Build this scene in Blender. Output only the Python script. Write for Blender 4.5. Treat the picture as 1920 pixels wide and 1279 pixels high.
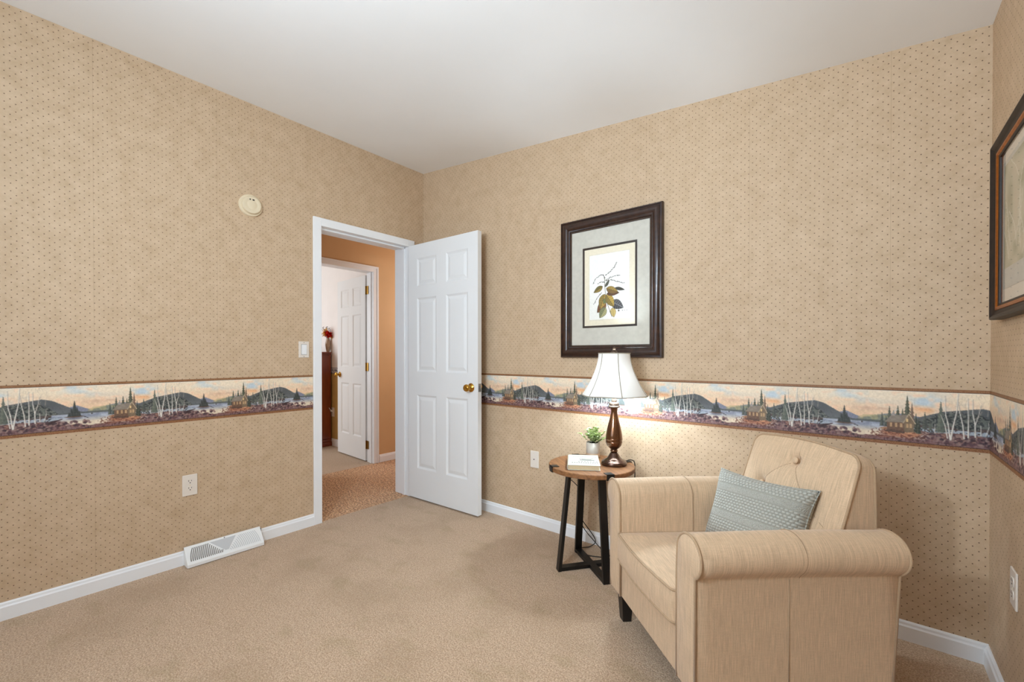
import bpy, bmesh, math, random
import numpy as np
from mathutils import Vector, Matrix

for _o in list(bpy.data.objects):
    bpy.data.objects.remove(_o)
SC = bpy.context.scene
COL = SC.collection
PI = math.pi
random.seed(7)

# ------------------------------------------------------------------ camera
CAM = Vector((2.91669, -2.37486, 1.15375))
YAW, PITCH, FPX = 0.68609, -0.00659, 813.2
camd = bpy.data.cameras.new('camera')
camo = bpy.data.objects.new('camera', camd)
COL.objects.link(camo)
camo.location = CAM
camo.rotation_euler = (PI / 2 + PITCH, 0.0, YAW)
camd.sensor_fit = 'HORIZONTAL'
camd.sensor_width = 36.0
camd.lens = FPX / 1920 * 36.0
camd.shift_y = 32.84 / 1920
camd.clip_start = 0.05
SC.camera = camo

# ------------------------------------------------------------------ world, lights, exposure
SC.view_settings.view_transform = 'Standard'
SC.view_settings.look = 'None'
SC.view_settings.gamma = 1.0
SC.view_settings.use_curve_mapping = False
SC.view_settings.exposure = -0.09
SC.cycles.use_denoising = True
SC.cycles.max_bounces = 10
SC.cycles.diffuse_bounces = 7
SC.cycles.sample_clamp_indirect = 6.0

w = bpy.data.worlds.new('daylight')
SC.world = w
w.use_nodes = True
bg = w.node_tree.nodes['Background']
bg.inputs[0].default_value = (0.75, 0.87, 1.0, 1)
bg.inputs[1].default_value = 1.0


def area_light(name, loc, target, sx, sy, power, color):
    d = bpy.data.lights.new(name, 'AREA')
    d.shape = 'RECTANGLE'
    d.size, d.size_y = sx, sy
    d.energy = power
    d.color = color
    o = bpy.data.objects.new(name, d)
    COL.objects.link(o)
    o.location = loc
    o.rotation_euler = (Vector(target) - Vector(loc)).to_track_quat('-Z', 'Y').to_euler()
    return o


def point_light(name, loc, radius, power, color):
    d = bpy.data.lights.new(name, 'POINT')
    d.shadow_soft_size = radius
    d.energy = power
    d.color = color
    o = bpy.data.objects.new(name, d)
    COL.objects.link(o)
    o.location = loc
    return o


# daylight through the window in the wall behind the camera
area_light('window_daylight', (1.55, -3.84, 1.50), (1.45, 0.0, 1.35), 1.75, 1.25, 22, (0.72, 0.93, 1.15))
# photographer's flash beside the camera: one head straight on, one bounced off the ceiling
area_light('photo_flash', (1.95, -2.72, 1.66), (1.7, 0.0, 1.30), 0.13, 0.13, 21, (0.86, 0.95, 1.04))
area_light('photo_flash_bounce', (2.3, -2.75, 1.75), (2.0, -1.7, 2.5), 0.45, 0.45, 31, (0.76, 0.95, 1.10))
# added ceiling light here, unseen hall lamp, area light as far-room daylight
point_light('added_ceiling_glow', (1.55, -2.75, 2.30), 0.12, 4, (0.95, 1.0, 1.0))
point_light('hall_light_glow', (-0.55, 1.15, 1.65), 0.10, 17, (0.90, 1.0, 1.10))
area_light('far_room_daylight', (-3.3, -1.7, 1.5), (-2.0, 0.4, 1.2), 1.4, 1.4, 40, (0.92, 1.0, 1.06))

# ------------------------------------------------------------------ helpers
def lin(c):
    return tuple(((v / 255) / 12.92 if v / 255 <= 0.04045 else ((v / 255 + 0.055) / 1.055) ** 2.4) for v in c[:3]) + (1.0,)


class NT:
    def __init__(s, name):
        s.m = bpy.data.materials.new(name)
        s.m.use_nodes = True
        s.t = s.m.node_tree
        s.b = s.t.nodes['Principled BSDF']
        s.out = s.t.nodes['Material Output']

    def n(s, typ, **kw):
        nd = s.t.nodes.new(typ)
        for k, v in kw.items():
            setattr(nd, k, v)
        return nd

    def l(s, a, b):
        s.t.links.new(a, b)

    def math(s, op, a, b=None, c=None):
        nd = s.n('ShaderNodeMath', operation=op)
        for i, v in enumerate((a, b, c)):
            if v is None:
                continue
            if isinstance(v, (int, float)):
                nd.inputs[i].default_value = v
            else:
                s.l(v, nd.inputs[i])
        return nd.outputs[0]

    def mix(s, fac, a, b):
        nd = s.n('ShaderNodeMix', data_type='RGBA')
        for sock, v in ((nd.inputs[0], fac), (nd.inputs[6], a), (nd.inputs[7], b)):
            if isinstance(v, (int, float)):
                sock.default_value = v
            elif isinstance(v, tuple):
                sock.default_value = v
            else:
                s.l(v, sock)
        return nd.outputs[2]

    def noise(s, vec, scale, detail=3, rough=0.55):
        nd = s.n('ShaderNodeTexNoise')
        nd.inputs['Scale'].default_value = scale
        nd.inputs['Detail'].default_value = detail
        nd.inputs['Roughness'].default_value = rough
        if vec is not None:
            s.l(vec, nd.inputs['Vector'])
        return nd.outputs['Fac']

    def ramp(s, fac, a, b):
        nd = s.n('ShaderNodeMapRange')
        nd.inputs[1].default_value = a
        nd.inputs[2].default_value = b
        s.l(fac, nd.inputs[0])
        return nd.outputs[0]

    def pos(s):
        return s.n('ShaderNodeTexCoord').outputs['Object']

    def scaled(s, vec, sc):
        nd = s.n('ShaderNodeMapping')
        nd.inputs['Scale'].default_value = sc
        s.l(vec, nd.inputs['Vector'])
        return nd.outputs[0]

    def bump(s, h, strength, dist):
        nd = s.n('ShaderNodeBump')
        nd.inputs['Strength'].default_value = strength
        nd.inputs['Distance'].default_value = dist
        s.l(h, nd.inputs['Height'])
        s.l(nd.outputs[0], s.b.inputs['Normal'])


def simple(name, col, rough=0.5, metal=0.0, var=0.0, vscale=8.0, coat=0.0):
    t = NT(name)
    t.b.inputs['Roughness'].default_value = rough
    t.b.inputs['Metallic'].default_value = metal
    t.b.inputs['Coat Weight'].default_value = coat
    c = lin(col)
    if var:
        f = t.noise(t.pos(), vscale)
        a = tuple(x * (1 - var) for x in c[:3]) + (1,)
        b = tuple(min(1, x * (1 + var)) for x in c[:3]) + (1,)
        t.l(t.mix(t.ramp(f, 0.3, 0.7), a, b), t.b.inputs['Base Color'])
    else:
        f = t.noise(t.pos(), 60)
        a = tuple(x * 0.985 for x in c[:3]) + (1,)
        t.l(t.mix(f, a, c), t.b.inputs['Base Color'])
    return t.m


def setm(ob, m):
    if m is None:
        return
    for mm in (m if isinstance(m, (list, tuple)) else [m]):
        ob.data.materials.append(mm)


def tag(o, label=None, cat=None, group=None, kind=None):
    if label:
        o['label'] = label
    if cat:
        o['category'] = cat
    if group:
        o['group'] = group
    if kind:
        o['kind'] = kind
    return o


def root(name, loc, rz=0.0):
    o = bpy.data.objects.new(name, None)
    o.empty_display_size = 0.05
    COL.objects.link(o)
    o.location = loc
    o.rotation_euler = (0, 0, rz)
    bpy.context.view_layer.update()
    return o


def world_of(o):
    m = o.matrix_basis.copy()
    p = o.parent
    while p:
        m = p.matrix_basis @ m
        p = p.parent
    return m


def obj(name, bm, m, parent=None, world=False, smooth=False, angle=None):
    """Link bm as one mesh object.  world=True: verts are in world space and are
    re-expressed in the parent's frame."""
    if world and parent is not None:
        bm.transform(world_of(parent).inverted())
    bmesh.ops.recalc_face_normals(bm, faces=bm.faces[:])
    me = bpy.data.meshes.new(name)
    bm.to_mesh(me)
    bm.free()
    o = bpy.data.objects.new(name, me)
    COL.objects.link(o)
    if parent is not None:
        o.parent = parent
    setm(o, m)
    if smooth:
        for p in me.polygons:
            p.use_smooth = True
        try:
            me.set_sharp_from_angle(angle=math.radians(angle or 40))
        except Exception:
            pass
    return o


def struct(name, bm, m, label, cat, **kw):
    o = obj(name, bm, m, **kw)
    tag(o, label, cat, kind='structure')
    return o


def B():
    return bmesh.new()


def box(bm, lo, hi, bev=0.0, seg=2, M=None, mi=0):
    r = bmesh.ops.create_cube(bm, size=1.0)
    vs = r['verts']
    c = [(a + b) / 2 for a, b in zip(lo, hi)]
    s = [b - a for a, b in zip(lo, hi)]
    for v in vs:
        v.co = Vector((c[0] + v.co.x * s[0], c[1] + v.co.y * s[1], c[2] + v.co.z * s[2]))
    fs = list({f for v in vs for f in v.link_faces})
    for f in fs:
        f.material_index = mi
    if bev > 0:
        es = list({e for v in vs for e in v.link_edges})
        rr = bmesh.ops.bevel(bm, geom=es, offset=bev, segments=seg, profile=0.5, affect='EDGES')
        vs = list({v for f in rr['faces'] for v in f.verts} | {v for v in vs if v.is_valid})
    if M is not None:
        bmesh.ops.transform(bm, matrix=M, verts=[v for v in vs if v.is_valid])
    return vs


def prism(bm, pts, ext, mi=0):
    """Closed polygon pts (3D) extruded by vector ext."""
    a = [bm.verts.new(p) for p in pts]
    b = [bm.verts.new(Vector(p) + Vector(ext)) for p in pts]
    n = len(pts)
    fs = [bm.faces.new(a[::-1]), bm.faces.new(b)]
    for i in range(n):
        fs.append(bm.faces.new((a[i], a[(i + 1) % n], b[(i + 1) % n], b[i])))
    for f in fs:
        f.material_index = mi
    return a + b


def lathe(bm, prof, c=(0, 0, 0), seg=40, M=None, cap=True):
    rings = []
    new = []
    for r, z in prof:
        ring = []
        for k in range(seg):
            a = 2 * PI * k / seg
            ring.append(bm.verts.new((c[0] + r * math.cos(a), c[1] + r * math.sin(a), c[2] + z)))
        rings.append(ring)
        new += ring
    for i in range(len(rings) - 1):
        for k in range(seg):
            bm.faces.new((rings[i][k], rings[i][(k + 1) % seg], rings[i + 1][(k + 1) % seg], rings[i + 1][k]))
    if cap:
        if prof[0][0] > 1e-5:
            bm.faces.new(rings[0][::-1])
        if prof[-1][0] > 1e-5:
            bm.faces.new(rings[-1])
    if M is not None:
        bmesh.ops.transform(bm, matrix=M, verts=new)
    return new


def tube(bm, pts, r, closed=False, seg=8, radii=None):
    pts = [Vector(p) for p in pts]
    n = len(pts)
    rings = []
    prev = None
    for i, p in enumerate(pts):
        if closed:
            t = pts[(i + 1) % n] - pts[(i - 1) % n]
        else:
            t = pts[min(i + 1, n - 1)] - pts[max(i - 1, 0)]
        if t.length < 1e-9:
            t = Vector((0, 0, 1))
        t.normalize()
        if prev is None:
            up = Vector((0, 0, 1)) if abs(t.z) < 0.9 else Vector((1, 0, 0))
            u = t.cross(up).normalized()
        else:
            u = (prev - t * prev.dot(t))
            u = u.normalized() if u.length > 1e-6 else t.orthogonal().normalized()
        prev = u
        v = t.cross(u)
        rr = radii[i] if radii else r
        rings.append([bm.verts.new(p + (u * math.cos(2 * PI * k / seg) + v * math.sin(2 * PI * k / seg)) * rr) for k in range(seg)])
    m = n if closed else n - 1
    for i in range(m):
        a, b = rings[i], rings[(i + 1) % n]
        if closed and i == n - 1:
            # align the closing ring
            best = min(range(seg), key=lambda s: sum((a[k].co - b[(k + s) % seg].co).length for k in range(seg)))
            b = [b[(k + best) % seg] for k in range(seg)]
        for k in range(seg):
            bm.faces.new((a[k], a[(k + 1) % seg], b[(k + 1) % seg], b[k]))
    if not closed:
        bm.faces.new(rings[0][::-1])
        bm.faces.new(rings[-1])


def smooth_path(pts, n=8):
    """Catmull-Rom through pts."""
    P = [Vector(p) for p in pts]
    out = []
    for i in range(len(P) - 1):
        p0, p1, p2, p3 = P[max(i - 1, 0)], P[i], P[i + 1], P[min(i + 2, len(P) - 1)]
        for k in range(n):
            t = k / n
            out.append(0.5 * ((2 * p1) + (p2 - p0) * t + (2 * p0 - 5 * p1 + 4 * p2 - p3) * t * t + (3 * p1 - p0 - 3 * p2 + p3) * t ** 3))
    out.append(P[-1])
    return out


def uvsphere(bm, c, r, sc=(1, 1, 1), u=16, v=10, M=None):
    rr = bmesh.ops.create_uvsphere(bm, u_segments=u, v_segments=v, radius=r)
    for q in rr['verts']:
        q.co = Vector((q.co.x * sc[0], q.co.y * sc[1], q.co.z * sc[2]))
        if M is not None:
            q.co = M @ q.co
        q.co += Vector(c)


# ------------------------------------------------------------------ raster painting -> vertex colours (flat printed pictures)
def value_noise(h, w, cy, cx, rng, wrap=False):
    g = rng.random((cy + 1, cx + 1))
    if wrap:
        g[:, -1] = g[:, 0]
    y = np.linspace(0, cy, h, endpoint=False)
    x = np.linspace(0, cx, w, endpoint=False)
    yi, xi = y.astype(int), x.astype(int)
    fy, fx = (y - yi)[:, None], (x - xi)[None, :]
    fy, fx = fy * fy * (3 - 2 * fy), fx * fx * (3 - 2 * fx)
    a, b = g[np.ix_(yi, xi)], g[np.ix_(yi, xi + 1)]
    c, d = g[np.ix_(yi + 1, xi)], g[np.ix_(yi + 1, xi + 1)]
    return (a * (1 - fx) + b * fx) * (1 - fy) + (c * (1 - fx) + d * fx) * fy


class Canvas:
    def __init__(s, w, h, aspect, wrap=False):
        s.w, s.h, s.wrap = w, h, wrap
        s.im = np.zeros((h, w, 3))
        s.U, s.V = np.meshgrid((np.arange(w) + .5) / w, (np.arange(h) + .5) / h)
        s.asp = aspect          # width / height

    def put(s, mask, col, a=1.0):
        m = (np.clip(mask, 0, 1) * a)[..., None]
        s.im = s.im * (1 - m) + np.array(col, float) * m

    def du(s, u0):
        d = s.U - u0
        return (d + .5) % 1.0 - .5 if s.wrap else d

    def line(s, p, q, wpx, col, a=1.0, w2=None):
        ax, ay = 0.0, p[1]
        bx, by = (q[0] - p[0]) * s.asp, q[1]
        X = s.du(p[0]) * s.asp
        dx, dy = bx - ax, by - ay
        L2 = dx * dx + dy * dy + 1e-12
        t = np.clip(((X - ax) * dx + (s.V - ay) * dy) / L2, 0, 1)
        d = np.hypot(X - ax - t * dx, s.V - ay - t * dy) * s.h
        ww = wpx if w2 is None else wpx + (w2 - wpx) * t
        s.put(np.clip(ww / 2 - d + .5, 0, 1), col, a)

    def poly(s, pts, col, a=1.0):
        u0 = pts[0][0]
        X = s.du(u0)
        P = [(p[0] - u0, p[1]) for p in pts]
        ins = np.zeros_like(X, bool)
        n = len(P)
        for i in range(n):
            x1, y1 = P[i]
            x2, y2 = P[(i + 1) % n]
            if y1 == y2:
                continue
            c = ((y1 > s.V) != (y2 > s.V)) & (X < (x2 - x1) * (s.V - y1) / (y2 - y1) + x1)
            ins ^= c
        s.put(ins.astype(float), col, a)

    def ell(s, u, v, ru, rv, col, a=1.0):
        d = np.hypot(s.du(u) / ru, (s.V - v) / rv)
        s.put(np.clip((1 - d) * 3, 0, 1), col, a)

    def pine(s, u, vt, vb, wd, col, rng, light=None):
        d = np.abs(s.du(u))
        t = np.clip((s.V - vt) / (vb - vt), 0, 1)
        saw = 0.55 + 0.45 * ((t * rng.integers(6, 9) + rng.random()) % 1.0)
        m = (d < 1.55 * wd * (0.05 + 0.95 * t) * saw) & (s.V > vt) & (s.V < vb)
        s.put(m.astype(float), col, 0.95)
        if light is not None:
            m2 = m & (s.du(u) < 0) & (rng.random(m.shape) < .35)
            s.put(m2.astype(float), light, .6)


def raster_mesh(name, img, p0, du, dv, m, parent=None, cols=None, u0=0.0, cell=None):
    """Grid of coloured vertices.  img rows go from top; p0 = top-left corner,
    du / dv = full vectors to top-right / bottom-left.  cols given: img tiles along u (period = cols cells)."""
    H, W = img.shape[:2]
    if cols is None:
        nc, idx = W, np.clip(np.arange(W + 1), 0, W - 1)
    else:
        nc = int(round(Vector(du).length / cell))
        s = (np.arange(nc + 1) / cols + u0)
        idx = np.floor((s % 1.0) * W).astype(int) % W
    rows = np.clip(np.arange(H + 1), 0, H - 1)
    c = img[np.ix_(rows, idx)].reshape(-1, 3) / 255.0
    c = np.where(c <= .04045, c / 12.92, ((c + .055) / 1.055) ** 2.4)
    p0, du, dv = (np.array(v, float) for v in (p0, du, dv))
    uu, vv = np.meshgrid(np.linspace(0, 1, nc + 1), np.linspace(0, 1, H + 1))
    co = p0 + uu[..., None] * du + vv[..., None] * dv
    co = co.reshape(-1, 3)
    i = np.arange(H)[:, None] * (nc + 1) + np.arange(nc)[None, :]
    f = np.stack([i, i + nc + 1, i + nc + 2, i + 1], -1).reshape(-1, 4)
    me = bpy.data.meshes.new(name)
    me.vertices.add(len(co))
    me.vertices.foreach_set('co', co.astype(np.float32).ravel())
    me.loops.add(f.size)
    me.loops.foreach_set('vertex_index', f.astype(np.int32).ravel())
    me.polygons.add(len(f))
    me.polygons.foreach_set('loop_start', (np.arange(len(f)) * 4).astype(np.int32))
    me.update(calc_edges=True)
    at = me.color_attributes.new('Col', 'FLOAT_COLOR', 'POINT')
    at.data.foreach_set('color', np.concatenate([c, np.ones((len(c), 1))], 1).astype(np.float32).ravel())
    o = bpy.data.objects.new(name, me)
    COL.objects.link(o)
    if parent is not None:
        o.parent = parent
        o.matrix_parent_inverse = world_of(parent).inverted()
    setm(o, m)
    return o


# ------------------------------------------------------------------ materials
PH, PV = 0.0332, 0.0335      # dot pitch of the wallpaper


def wallpaper(name, axis, o1, o2, base=(199, 174, 145)):
    t = NT(name)
    P = t.pos()
    sep = t.n('ShaderNodeSeparateXYZ')
    t.l(P, sep.inputs[0])
    a = sep.outputs['X' if axis == 'x' else 'Y']
    z = sep.outputs['Z']

    def cell(v, off, pitch, half):
        q = t.math('ADD', t.math('DIVIDE', t.math('SUBTRACT', v, off), pitch), 0.5 + half)
        return t.math('MULTIPLY', t.math('SUBTRACT', t.math('FRACT', q), 0.5), pitch)

    def dist(h):
        x, y = cell(a, o1, PH, h), cell(z, o2, PV, h)
        return t.math('ADD', t.math('ABSOLUTE', x), t.math('ABSOLUTE', t.math('MULTIPLY', y, 1.1)))
    d = t.math('MINIMUM', dist(0.0), dist(0.5))
    dot = t.math('SUBTRACT', 1.0, t.ramp(d, 0.0021, 0.0032))
    n1 = t.noise(P, 15, 6, .65)
    n2 = t.noise(P, 3.2, 3, .5)
    n3 = t.noise(P, 55, 3, .6)
    f = t.ramp(t.math('ADD', t.math('MULTIPLY', n1, .6), t.math('ADD', t.math('MULTIPLY', n2, .15), t.math('MULTIPLY', n3, .25))), 0.36, 0.64)
    c = lin(base)
    dk = (c[0] * .87, c[1] * .84, c[2] * .79, 1)
    lt = (min(1, c[0] * 1.07), min(1, c[1] * 1.075), min(1, c[2] * 1.09), 1)
    col = t.mix(f, dk, lt)
    # paper seams
    sm = t.math('ABSOLUTE', cell(a, o1 + .28, 0.52, 0.0))
    seam = t.math('SUBTRACT', 1.0, t.ramp(sm, 0.0006, 0.0016))
    col = t.mix(t.math('MULTIPLY', seam, .28), col, (c[0] * .55, c[1] * .5, c[2] * .45, 1))
    col = t.mix(t.math('MULTIPLY', dot, .92), col, lin((74, 52, 36)))
    t.l(col, t.b.inputs['Base Color'])
    t.b.inputs['Roughness'].default_value = 0.62
    t.b.inputs['Specular IOR Level'].default_value = 0.3
    t.bump(n3, 0.15, 0.002)
    return t.m


def carpet(name, c1, c2, c3, scale, patch=True):
    t = NT(name)
    P = t.pos()
    fine = t.noise(P, scale, 2, .7)
    mid = t.noise(P, scale * .28, 3, .6)
    big = t.noise(P, 2.1, 3, .55)
    col = t.mix(t.ramp(fine, .36, .62), lin(c1), lin(c2))
    col = t.mix(t.math('MULTIPLY', t.ramp(mid, .42, .68), .35), col, lin(c3))
    if patch:
        col = t.mix(t.math('MULTIPLY', t.ramp(big, .50, .64), .30), col, lin((156, 130, 100)))
        big2 = t.noise(t.scaled(P, (1, 1.7, 1)), 5.0, 2, .5)
        col = t.mix(t.math('MULTIPLY', t.ramp(big2, .56, .70), .26), col, lin((150, 132, 92)))
    t.l(col, t.b.inputs['Base Color'])
    t.b.inputs['Roughness'].default_value = 0.95
    t.b.inputs['Specular IOR Level'].default_value = 0.1
    t.b.inputs['Sheen Weight'].default_value = 0.15
    t.bump(t.math('ADD', fine, mid), 0.8, 0.006)
    return t.m


def fabric(name, base, amt=0.13, sheen=.2):
    t = NT(name)
    P = t.pos()
    s1 = t.noise(t.scaled(P, (430, 15, 15)), 1, 2, .6)
    s2 = t.noise(t.scaled(P, (15, 430, 15)), 1, 2, .6)
    s3 = t.noise(t.scaled(P, (30, 30, 380)), 1, 2, .6)
    sn = t.n('ShaderNodeSeparateXYZ')
    t.l(t.n('ShaderNodeTexCoord').outputs['Normal'], sn.inputs[0])
    fw_ = t.ramp(t.math('ABSOLUTE', sn.outputs['X']), .45, .75)    # faces turned to the front: thread runs the other way
    st = t.math('ADD', t.math('MULTIPLY', s1, t.math('SUBTRACT', 1.0, fw_)), t.math('MULTIPLY', s2, fw_))
    fn = t.noise(P, 420, 2, .6)
    f = t.math('ADD', t.math('MULTIPLY', st, .62), t.math('ADD', t.math('MULTIPLY', fn, .22), t.math('MULTIPLY', s3, .16)))
    c = lin(base)
    a = tuple(v * (1 - amt * 1.3) for v in c[:3]) + (1,)
    b = tuple(min(1, v * (1 + amt)) for v in c[:3]) + (1,)
    t.l(t.mix(t.ramp(f, .40, .62), a, b), t.b.inputs['Base Color'])
    t.b.inputs['Roughness'].default_value = .88
    t.b.inputs['Specular IOR Level'].default_value = .2
    t.b.inputs['Sheen Weight'].default_value = sheen
    t.bump(f, .25, .0015)
    return t.m


def wood(name, c1, c2, rough, axis_scale=(2, 40, 40), scale=1.0, coat=0.0):
    t = NT(name)
    P = t.scaled(t.pos(), axis_scale)
    n = t.noise(P, scale, 6, .6)
    t.l(t.mix(t.ramp(n, .3, .7), lin(c1), lin(c2)), t.b.inputs['Base Color'])
    t.b.inputs['Roughness'].default_value = rough
    t.b.inputs['Coat Weight'].default_value = coat
    t.bump(n, .08, .002)
    return t.m


def painted(name, rough=.5, coat=0.0):
    t = NT(name)
    a = t.n('ShaderNodeAttribute', attribute_name='Col')
    t.l(a.outputs['Color'], t.b.inputs['Base Color'])
    t.b.inputs['Roughness'].default_value = rough
    t.b.inputs['Coat Weight'].default_value = coat
    return t.m


def pane_glass(name):
    t = NT(name)
    t.t.nodes.remove(t.b)
    tr = t.n('ShaderNodeBsdfTransparent')
    gl = t.n('ShaderNodeBsdfGlossy')
    gl.inputs['Roughness'].default_value = 0.01
    fr = t.n('ShaderNodeFresnel')
    fr.inputs['IOR'].default_value = 1.5
    mx = t.n('ShaderNodeMixShader')
    ge = t.n('ShaderNodeNewGeometry')
    t.l(t.math('MULTIPLY', fr.outputs[0], t.math('SUBTRACT', 1.0, ge.outputs['Backfacing'])), mx.inputs[0])
    t.l(tr.outputs[0], mx.inputs[1])
    t.l(gl.outputs[0], mx.inputs[2])
    t.l(mx.outputs[0], t.out.inputs[0])
    return t.m


M = {}
M['paper_left'] = wallpaper('wallpaper_left', 'y', -2.3088, 1.0581)
M['paper_back'] = wallpaper('wallpaper_back', 'x', 3.2291, 2.3412)
M['paper_right'] = wallpaper('wallpaper_right', 'y', -0.02, 2.3412)
M['ceiling'] = simple('ceiling_paint', (236, 236, 235), .9, var=.012, vscale=3)
M['trim'] = simple('white_trim_paint', (236, 237, 238), .38, var=.01)
M['door'] = simple('white_door_paint', (228, 229, 229), .62, var=.012, vscale=3)
M['carpet'] = carpet('beige_carpet', (162, 132, 105), (219, 192, 163), (168, 137, 109), 175)
M['hall_carpet'] = carpet('speckled_brown_carpet', (112, 68, 38), (240, 196, 150), (176, 118, 72), 75, False)
M['far_carpet'] = carpet('tan_carpet', (176, 150, 126), (208, 184, 158), (160, 132, 106), 210, False)
M['hall_wall'] = simple('orange_tan_wall_paint', (208, 168, 122), .75, var=.03, vscale=4)
M['far_upper'] = simple('pale_pink_wallpaper', (236, 230, 226), .8, var=.02, vscale=6)
M['far_lower'] = simple('golden_tan_wallpaper', (196, 160, 96), .75, var=.05, vscale=10)
M['brass'] = simple('polished_brass', (196, 150, 66), .16, 1.0)
M['dark_brass'] = simple('aged_brass', (150, 112, 48), .32, 1.0)
M['steel'] = simple('brushed_steel', (150, 150, 150), .35, 1.0)
M['plate'] = simple('almond_plastic', (226, 216, 204), .42)
M['cream'] = simple('cream_plastic', (222, 206, 176), .45)
M['slot'] = simple('dark_slot', (34, 28, 24), .6)
M['grey_slot'] = simple('grey_slot', (112, 106, 100), .7)
M['vent'] = simple('white_enamel', (236, 236, 234), .4)
M['vent_grey'] = simple('grey_enamel', (196, 197, 198), .45)
M['black_metal'] = simple('black_powder_coat', (20, 19, 18), .42, 0.2)
M['black_wood'] = simple('black_stained_wood', (22, 18, 16), .4)
M['cord'] = simple('black_rubber', (16, 14, 13), .5)
M['linen'] = fabric('beige_linen', (206, 177, 145))
M['piping'] = fabric('linen_piping_with_shade', (176, 148, 117), .1)  # darker than the cloth: shadow line beside the piping put into its colour
M['seam'] = fabric('linen_stitch', (164, 138, 110), .08)
M['mural'] = painted('printed_border', .55)
M['print'] = painted('printed_paper', .7)
M['glass'] = pane_glass('picture_glass')
M['frame_wood'] = wood('dark_walnut_frame', (30, 17, 12), (62, 38, 28), .3, (30, 30, 30), 1, .2)
M['frame_dark'] = wood('espresso_frame', (20, 12, 8), (42, 27, 19), .5, (30, 30, 30), 1, 0)
M['copper'] = simple('copper_gilt', (168, 98, 36), .35, .7, var=.2, vscale=60)
M['bead'] = simple('antique_bead', (104, 84, 66), .38, .3)
M['mat_board'] = simple('marbled_mat_board', (200, 196, 184), .9, var=.06, vscale=34)
M['cream_mat'] = simple('cream_mat_board', (226, 214, 196), .9, var=.02, vscale=20)
M['fillet'] = simple('dark_fillet', (44, 32, 26), .4)
M['bronze'] = simple('bronze_lamp_finish', (104, 67, 40), .24, .85, var=.25, vscale=14, coat=.5)
M['bronze_dark'] = simple('dark_bronze', (84, 60, 48), .24, .85, var=.2, vscale=14, coat=.5)
M['nickel'] = simple('pewter_collar', (98, 82, 70), .3, .9)
M['pot'] = simple('pale_grey_ceramic', (198, 190, 178), .6, var=.02)
M['pot_base'] = simple('pale_wood_foot', (206, 178, 150), .6, var=.08, vscale=40)
M['book'] = simple('ivory_book_cloth', (200, 199, 184), .5)
M['pages'] = simple('page_edges', (206, 188, 152), .85, var=.06, vscale=200)
M['ink'] = simple('grey_ink', (104, 104, 98), .8)
M['cabinet'] = wood('cherry_wood', (104, 40, 18), (142, 66, 30), .32, (14, 14, 2), 1, .3)
M['vase'] = simple('taupe_glass', (176, 150, 128), .25, var=.15, vscale=30)
M['red'] = simple('red_petals', (226, 30, 22), .6, var=.15, vscale=40)
M['yellow'] = simple('yellow_petals', (244, 200, 96), .6, var=.15, vscale=40)
M['twig'] = simple('brown_twig', (88, 62, 40), .7)
M['soil'] = simple('dark_moss', (40, 44, 24), .9)
# lamp shade: thin silk, lets light through
t_ = NT('ivory_silk_shade')
t_.t.nodes.remove(t_.b)
_d = t_.n('ShaderNodeBsdfDiffuse')
_d.inputs[0].default_value = (.86, .84, .80, 1)
_tl = t_.n('ShaderNodeBsdfTranslucent')
_tl.inputs[0].default_value = (.62, .60, .56, 1)
_mx = t_.n('ShaderNodeMixShader')
_mx.inputs[0].default_value = .019
t_.l(_d.outputs[0], _mx.inputs[1])
t_.l(_tl.outputs[0], _mx.inputs[2])
t_.l(_mx.outputs[0], t_.out.inputs[0])
M['shade'] = t_.m
M['shade_trim'] = simple('ivory_braid', (168, 160, 144), .8)
# light bulb
t_ = NT('glowing_bulb')
t_.b.inputs['Emission Color'].default_value = (.78, .94, 1.08, 1)
t_.b.inputs['Emission Strength'].default_value = 450
M['bulb'] = t_.m
# glowing glass of the added ceiling fixture
t_ = NT('frosted_dome')
t_.b.inputs['Emission Color'].default_value = (1.0, .93, .84, 1)
t_.b.inputs['Emission Strength'].default_value = 3
M['dome'] = t_.m
# leaves
t_ = NT('variegated_leaf')
_n = t_.noise(t_.pos(), 70, 2, .5)
t_.l(t_.mix(t_.ramp(_n, .35, .62), lin((118, 146, 60)), lin((214, 220, 176))), t_.b.inputs['Base Color'])
t_.b.inputs['Roughness'].default_value = .5
M['leaf'] = t_.m
# quilted pillow
t_ = NT('blue_grey_quilted_cotton')
P_ = t_.pos()
_sp = t_.n('ShaderNodeSeparateXYZ')
t_.l(P_, _sp.inputs[0])
_x, _z = _sp.outputs['X'], _sp.outputs['Z']
_zn = t_.math('ADD', _z, t_.math('MULTIPLY', t_.noise(P_, 18, 2, .5), .006))
_row = t_.math('FLOOR', t_.math('DIVIDE', _zn, .0105))
_r = t_.math('ABSOLUTE', t_.math('SINE', t_.math('MULTIPLY', _zn, PI / .0105)))
_k = t_.math('ABSOLUTE', t_.math('SINE', t_.math('ADD', t_.math('MULTIPLY', _x, PI / .0135), t_.math('MULTIPLY', _row, PI / 2))))
_kn = t_.math('MULTIPLY', _r, _k)
_v = t_.n('ShaderNodeTexVoronoi')
t_.l(t_.scaled(P_, (58, 58, 58)), _v.inputs['Vector'])
_cell = t_.math('SUBTRACT', 1.0, _v.outputs['Distance'])
_bd = t_.math('SINE', t_.math('ADD', t_.math('MULTIPLY', _z, 2 * PI / .105), .9))
_m1, _m2 = t_.ramp(_bd, -.62, -.45), t_.ramp(_bd, -.85, -.62)
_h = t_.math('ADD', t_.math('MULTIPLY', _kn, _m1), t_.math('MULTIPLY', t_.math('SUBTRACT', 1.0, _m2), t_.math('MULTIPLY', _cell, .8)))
_h2 = t_.math('ADD', _h, t_.math('MULTIPLY', t_.noise(P_, 240, 3, .6), .45))
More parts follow.
